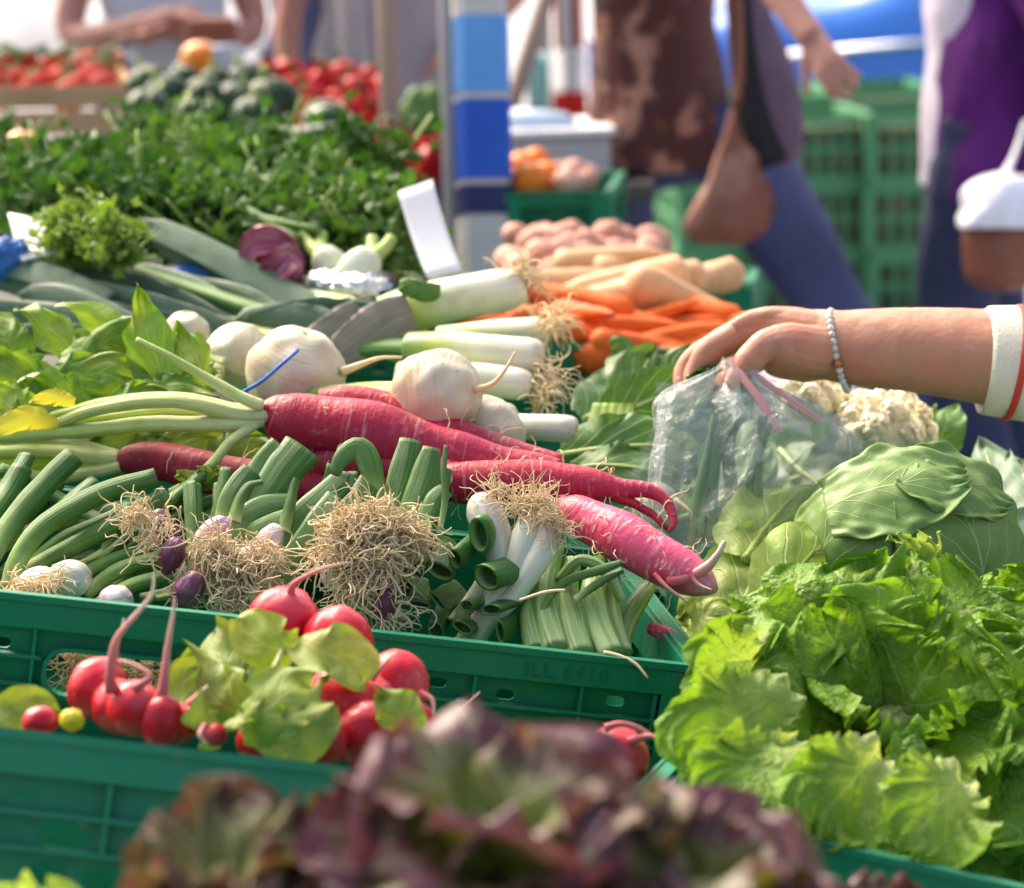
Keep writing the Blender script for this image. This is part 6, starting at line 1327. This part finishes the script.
# ---------------------------------------------------------------- crates and boxes on the back stall
c1 = crate('dark green crate of oranges and shallots right of the striped pole', w=.165, d=.3, h=.20, slot=False); c1.matrix_world = Matrix.Translation(Vector(P(604, 190, 4.25))) @ Matrix.Rotation(-.12, 4, 'Z')
c2 = crate('dark green crate in front of the walking shopper, right behind the parsnips', w=.26, d=.14, h=.15, slot=False); c2.matrix_world = Matrix.Translation(Vector(P(744, 282, 3.75))) @ Matrix.Rotation(-.15, 4, 'Z') @ Matrix.Rotation(.04, 4, 'Y')
c3 = crate('green crate holding the carrots, its rim showing above the reaching hand', w=.56, d=.36, h=.165, slot=False); c3.matrix_world = Matrix.Translation(Vector(P(745, 352, 2.96))) @ Matrix.Rotation(.06, 4, 'Z') @ Matrix.Rotation(.10, 4, 'Y')
c4 = crate('green crate under the pinkish potatoes', w=.2, d=.12, h=.165, slot=False); c4.matrix_world = Matrix.Translation(Vector(P(655, 268, 3.6))) @ Matrix.Rotation(.0, 4, 'Z') @ Matrix.Rotation(.1, 4, 'Y')
gb = thing('grey_box', 'pale grey plastic box on the table behind the oranges', 'box', P(560, 178, 5.0)); mb = MB(); a, b = P(500, 180, 5.0), P(612, 180, 5.0)
mb.box((a[0], a[1], b[2]), (b[0], a[1] + .3, b[2] + .085)); mb.build('tub', M['greybox'], gb, smooth=False, bevel=.012); mb = MB(); mb.box((a[0] - .01, a[1] - .01, b[2] + .087), (b[0] + .01, a[1] + .31, b[2] + .105)); mb.build('lid', M['card'], gb, smooth=False, bevel=.006)
bo = thing('plastic_bottle', 'pale blue plastic bottle lying on the grey box', 'bottle', P(545, 140, 5.0)); mb = MB(); c, e = P(508, 124, 5.05), P(578, 130, 5.05); ax = nrm(e - c); mb.tube([c, c + ax * .01, c + ax * .11, c + ax * .13, e], [.02, .034, .034, .025, .014], k=18); mb.build('body', M['bottle'], bo); mb = MB(); mb.tube([e, e + ax * .022], .016, k=14); mb.build('yellow_cap', M['yellow'], bo)
tb2 = thing('market_stall_table', 'table under the grey box behind the oranges crate', 'table', (P(560, 190, 5.1)[0], P(560, 190, 5.1)[1], 0)); q = P(560, 182, 5.1)
mb = MB(); mb.box((a[0] - .1, a[1] - .08, b[2] - .035), (b[0] + .08, a[1] + .6, b[2] - .002)); mb.build('table_top', M['table'], tb2, smooth=False)
for x in (a[0], b[0]):
    for y in (a[1], a[1] + .5): mb = MB(); mb.tube([(x, y, 0), (x, y, b[2] - .036)], .02, k=8); mb.build('leg', M['steel'], tb2)

# lattice crates stacked on the pavement
def lattice_crate(w=.37, d=.5, h=.225):
    root = thing('lattice_crate', '', 'crate', (0, 0, 0)); 
    for nm, L, T in (('front_grille', w, Matrix.Translation((-w / 2, -d / 2, 0))), ('back_grille', w, Matrix.Translation((w / 2, d / 2, 0)) @ Matrix.Rotation(PI, 4, 'Z')), ('side_grille', d, Matrix.Translation((w / 2, -d / 2, 0)) @ Matrix.Rotation(PI / 2, 4, 'Z')), ('side_grille', d, Matrix.Translation((-w / 2, d / 2, 0)) @ Matrix.Rotation(-PI / 2, 4, 'Z'))):
        mb = MB(); T = np.array(T)
        mb.box((0, -.006, h - .035), (L, .012, h - .001), M=T); mb.box((0, -.006, 0.001), (L, .012, .028), M=T); mb.box((0, -.008, .001), (.03, .0125, h - .001), M=T); mb.box((L - .03, -.008, .001), (L, .0125, h - .001), M=T)
        mb.box((.03, -.0045, h * .5 - .009), (L - .03, .004, h * .5 + .009), M=T)
        n = int(L / .055)
        for k in range(1, n): x = .03 + (L - .06) * k / n; mb.box((x - .008, -.0025, .028), (x + .008, .003, h - .035), M=T)
        for z in (): mb.box((.03, -.0035, z), (L - .03, .0035, z + .008), M=T)
        mb.build(nm, M['lattice'], root, smooth=False)
    mb = MB(); mb.box((-w / 2 + .013, -d / 2 + .013, .002), (w / 2 - .013, d / 2 - .013, .01)); mb.build('bottom', M['lattice'], root, smooth=False); mb = MB(); mb.box((-w / 2 + .016, -d / 2 + .016, .012), (w / 2 - .016, d / 2 - .016, h - .045)); mb.build('added_dark_block', M['darkblock'], root, smooth=False); return root  # solid block added to make the gaps between bars look dark, no real lining
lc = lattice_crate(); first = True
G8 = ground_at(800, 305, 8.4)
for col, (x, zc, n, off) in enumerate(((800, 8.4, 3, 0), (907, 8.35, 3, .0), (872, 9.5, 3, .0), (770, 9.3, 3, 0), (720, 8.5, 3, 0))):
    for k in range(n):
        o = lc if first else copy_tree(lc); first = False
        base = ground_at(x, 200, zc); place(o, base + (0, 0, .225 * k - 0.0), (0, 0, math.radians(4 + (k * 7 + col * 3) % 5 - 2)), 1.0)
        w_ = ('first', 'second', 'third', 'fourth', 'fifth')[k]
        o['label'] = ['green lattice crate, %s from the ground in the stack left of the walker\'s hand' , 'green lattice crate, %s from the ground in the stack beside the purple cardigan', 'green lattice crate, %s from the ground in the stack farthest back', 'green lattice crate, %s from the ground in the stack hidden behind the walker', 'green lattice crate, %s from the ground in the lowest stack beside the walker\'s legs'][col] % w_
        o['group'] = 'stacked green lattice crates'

# ---------------------------------------------------------------- bags
p = P(735, 150, 4.95)
bg = thing('shoulder_bag', 'black and mauve cloth shoulder bag hanging at the walker\'s side', 'bag', P(768, 165, 4.9)); rows = [(752, -40, 4), (756, 20, 18), (762, 70, 30), (770, 120, 34), (772, 155, 30), (772, 166, 12)]
def sack(rows, z, deep, seed, n=28, nr=26, fold=.07):
    rr = spl(np.array([(x, y, z, r) for x, y, r in rows], float), nr); G = np.zeros((nr, n, 3))
    for i, (x, y, zz, r) in enumerate(rr):
        for j in range(n):
            t = 2 * PI * j / n; k = 1 + fold * math.sin(4 * t + seed + i * .15) + fold * .6 * math.sin(9 * t - i * .2); G[i, j] = P(x + r * k * math.cos(t), y, zz + deep * r * zz / FPX * k * math.sin(t))
    mb = MB(); mb.grid(G, np.zeros((nr, n)), np.zeros((nr, n)), True); return mb
sack(rows, 4.9, .35, 1).build('body', M['mauve'], bg); mb = MB(); 
pleaf(mb, [(742, -20, 4.86), (744, 50, 4.83), (756, 120, 4.82), (772, 166, 4.84)], 15, .1, prof=lambda v: .55 + .6 * v, nu=9, nv=20, cup=.4); mb.build('dark_flap', M['black'], bg, solid=.004)
mb = MB(); ptube(mb, [(735, -110, 5.0, 5), (742, -60, 4.95, 5), (750, -20, 4.9, 5)], 10, k=8); mb.build('strap', M['black'], bg)
bb = thing('carrier_bag', 'limp brown carrier bag hanging low beside the walker\'s jeans', 'bag', P(733, 246, 4.85)); sack([(738, 104, 5), (737, 135, 14), (736, 168, 25), (734, 204, 36), (727, 230, 36), (720, 245, 20)], 4.84, .4, 3, fold=.2).build('body', M['brownbag'], bb)
mb = MB(); ptube(mb, [(728, -20, 4.85, 4), (732, 50, 4.84, 4), (737, 108, 4.84, 5)], 10, k=8); ptube(mb, [(738, -20, 4.83, 4), (741, 50, 4.82, 4), (739, 108, 4.83, 5)], 10, k=8); mb.build('handles', M['brownbag'], bb)
sb = thing('shopping_bag', 'rounded brown shopping bag with white plastic over its top, at the right edge', 'bag', P(1000, 290, 4.6)); sack([(1004, 190, 6), (1005, 200, 30), (1006, 225, 41), (1005, 260, 41), (1003, 282, 34), (1003, 292, 10)], 4.6, .7, 5, fold=.05).build('body', M['brownbag'], sb)
sack([(1002, 172, 5), (1004, 178, 24), (1005, 190, 38), (1007, 208, 45), (1002, 220, 45), (1000, 228, 43)], 4.59, .74, 7, fold=.09).build('white_liner', M['whitebag'], sb); mb = MB(); ptube(mb, [(1002, 180, 4.62, 9), (1008, 168, 4.64, 5), (1016, 150, 4.68, 3), (1026, 120, 4.72, 3)], 14, k=8, flat=.4); mb.build('handle', M['whitebag'], sb)

# ---------------------------------------------------------------- far behind: white canvas walls, banner, blue car
def canvas(name, lab, cat, x0, x1, y0, z0, z1, m, seed=0, fold=.03):
    """hanging cloth with folds between world x0..x1 at distance y0"""
    mb = MB(); n, k = 60, 8; G = np.zeros((k, n, 3))
    for i in range(k):
        for j in range(n): x = x0 + (x1 - x0) * j / (n - 1); G[i, j] = (x, y0 + fold * math.sin(x * 14 + seed) * (1 - .5 * i / (k - 1)), z0 + (z1 - z0) * i / (k - 1))
    mb.grid(G, np.zeros((k, n)), np.zeros((k, n))); return mb.solo(name, M[m], lab, cat, solid=.003)
canvas('canvas_wall', 'white canvas side wall of the stall behind the seller', 'canvas', -3.3, -1.02, 9.0, .87, 2.5, 'whitecloth', 1)
canvas('canvas_wall', 'bright white canvas wall far behind the striped pole', 'canvas', -3.2, 2.2, 13.5, .0, 2.7, 'whitecloth', 4)
canvas('tablecloth', 'white cloth hanging from the far stall table behind the peppers', 'tablecloth', -1.25, -.1, 8.3, .05, .98, 'whitecloth', 2)
bn = thing('striped_banner', 'red, white and blue hanging banner behind the leaning wooden pole', 'banner', (.27, 7.2, .0))
for i, (x0, x1, ya, yb, m) in enumerate(((552, 584, -60, 50, 'red'), (552, 586, 51, 92, 'whitecloth'), (552, 588, 93, 122, 'red'), (588, 618, 40, 135, 'blue'), (526, 552, 55, 120, 'teal'), (536, 552, -60, 54, 'steel'))):
    a, b = P(x0, ya, 7.2), P(x1, yb, 7.2); mb = MB(); n = 16; G = np.zeros((6, n, 3))
    for r_ in range(6):
        for j in range(n): x = a[0] + (b[0] - a[0]) * j / (n - 1); G[r_, j] = (x, a[1] + .012 * math.sin(x * 70) + i * .004, a[2] + (b[2] - a[2]) * r_ / 5)
    mb.grid(G, np.zeros((6, n)), np.zeros((6, n))); mb.build('cloth_panel', M[m], bn, solid=.002)
mb = MB(); a = P(570, 135, 7.25); mb.tube([(a[0], a[1] + .03, 0), (a[0], a[1] + .03, 1.7)], .02, k=8); mb.tube([(a[0] - .2, a[1] + .03, 1.68), (a[0] + .2, a[1] + .03, 1.68)], .012, k=8); mb.build('stand', M['steel'], bn)
# small bright things around the seller
for i, (x, y, z, r, m, nm, lab, cat) in enumerate([(200, 58, 5.6, 20, 'orangepepper', 'squash_fruit', 'orange round squash behind the dark squash heap', 'squash'), (228, 62, 5.6, 17, 'bottle', 'plastic_tub', 'pale blue plastic tub beside the orange squash', 'tub'), (125, 62, 5.5, 11, 'bottle', 'plastic_tub', 'small pale blue plastic cup right of the tomatoes', 'cup')]):
    mb = MB(); c = P(x, y, z); R_ = r * z / FPX
    if m == 'bottle': mb.tube([c - (0, 0, R_), c - (0, 0, R_ * .98), c + (0, 0, R_ * .9), c + (0, 0, R_)], [R_ * .7, R_ * .78, R_, R_ * .98], k=18)
    else: mb.ball(c, (R_, R_, R_ * .85), k=14, rough=.04, rs=3)
    mb.solo(nm, M[m], lab, cat)
mb = MB(); c = P(212, 38, 6.0); mb.box(c + (-.06, -.03, -.05), c + (.06, .03, .05)); mb.solo('leather_purse', M['brownbag'], 'brown purse held at the end of the seller\'s forearm', 'purse', smooth=False, bevel=.015)
mb = MB(); mb.ball(P(428, 120, 5.2), (.06, .05, .07), k=14, rough=.25, rs=3); mb.solo('green_cabbage', M['darkleaf'], 'dim green cabbage between the brown post and the striped pole', 'cabbage')
mb = MB(); mb.ball(P(308, 176, 4.0), (.03, .028, .028), k=12, rough=.1); mb.solo('dark_aubergine', M['cucumber'], 'small dark aubergine between the parsley heaps', 'aubergine')
spread(copy_tree(pe), [(395, 148, 4.6), (440, 152, 4.6), (432, 166, 4.4), (405, 160, 4.5)], 'red pepper in the small dim heap between the brown post and the striped pole', 'red peppers by the striped pole', seed=31)

# blue car parked behind the crates
car = thing('parked_car', 'bright blue parked car behind the green lattice crates', 'car', (2.55, 11.0, 0)); X0, Y0 = .45, 11.0
prof_ = [(0, .42), (.03, .62), (.12, .80), (.55, .93), (1.05, 1.0), (1.75, 1.44), (2.3, 1.50), (3.1, 1.48), (3.75, 1.12), (4.1, 1.02), (4.18, .62), (4.15, .35)]
q = spl(np.array([(x, z, 0) for x, z in prof_]), 60); G = []
for s, (yy, zz, inset) in enumerate(((-.83, 0, 0), (-.86, .25, 0), (-.86, .5, 0), (-.84, .75, 0), (-.78, .93, .02), (-.55, 1.0, .0), (0, 1.02, 0), (.55, 1.0, 0), (.78, .93, .02), (.84, .75, 0), (.86, .5, 0), (.86, .25, 0), (.83, 0, 0))):
    G.append([(X0 + x + (.06 if abs(yy) > .7 and x < .3 else 0), Y0 + yy * (1 - .16 * max(0, (z - .95)) / .5 * (zz > .8)), .28 + (z - .28) * zz) for x, z, _ in q])
mb = MB(); mb.grid(np.array(G), np.zeros((13, 60)), np.zeros((13, 60))); mb.build('body', M['carpaint'], car)
def win(pts, yy, nm):
    mb = MB(); V = [(X0 + x, Y0 + yy(z), z) for x, z in pts]; V2 = [(a_, b_ - .008, c_) for a_, b_, c_ in V]; k = len(V); mb.raw(V + V2, [tuple(range(k)), tuple(range(2 * k - 1, k - 1, -1))] + [(j, (j + 1) % k, k + (j + 1) % k, k + j) for j in range(k)]); return mb.build(nm, M['glass'], car, smooth=False)
win([(1.2, 1.0), (1.78, 1.38), (2.3, 1.42), (2.3, 1.0)], lambda z: -.862 + .14 * max(0, z - .95), 'front_side_window'); win([(2.36, 1.0), (2.36, 1.42), (3.05, 1.40), (3.55, 1.06), (3.55, 1.0)], lambda z: -.862 + .14 * max(0, z - .95), 'rear_side_window')
for x in (.85, 3.35):
    for s in (-1, 1):
        wh = MB(); t_ = np.linspace(0, 2 * PI, 33); wh.tube([(X0 + x, Y0 + s * .72, .31), (X0 + x, Y0 + s * .73, .31), (X0 + x, Y0 + s * .88, .31), (X0 + x, Y0 + s * .89, .31)], [.28, .31, .31, .28], k=28); wo = wh.build('wheel', M['rubber'], car)
        wh = MB(); wh.tube([(X0 + x, Y0 + s * .885, .31), (X0 + x, Y0 + s * .9, .31)], [.2, .19], k=24); wh.build('hub_cap', M['chrome'], wo)
mb = MB(); mb.tube([(X0 + .5, Y0 - .868, .74), (X0 + 1.6, Y0 - .872, .80), (X0 + 3.6, Y0 - .872, .82)], .016, k=8); mb.build('side_trim', M['chrome'], car)
for x, z in ((1.28, 1.05),): mb = MB(); mb.ball((X0 + x, Y0 - .97, z), (.10, .07, .07), k=12); mb.tube([(X0 + x, Y0 - .86, z - .02), (X0 + x, Y0 - .95, z - .02)], .02, k=8); mb.build('side_mirror', M['chrome'], car)
mb = MB(); mb.ball((X0 + .10, Y0 - .62, .72), (.08, .16, .09), k=12); mb.build('headlight', M['chrome'], car)
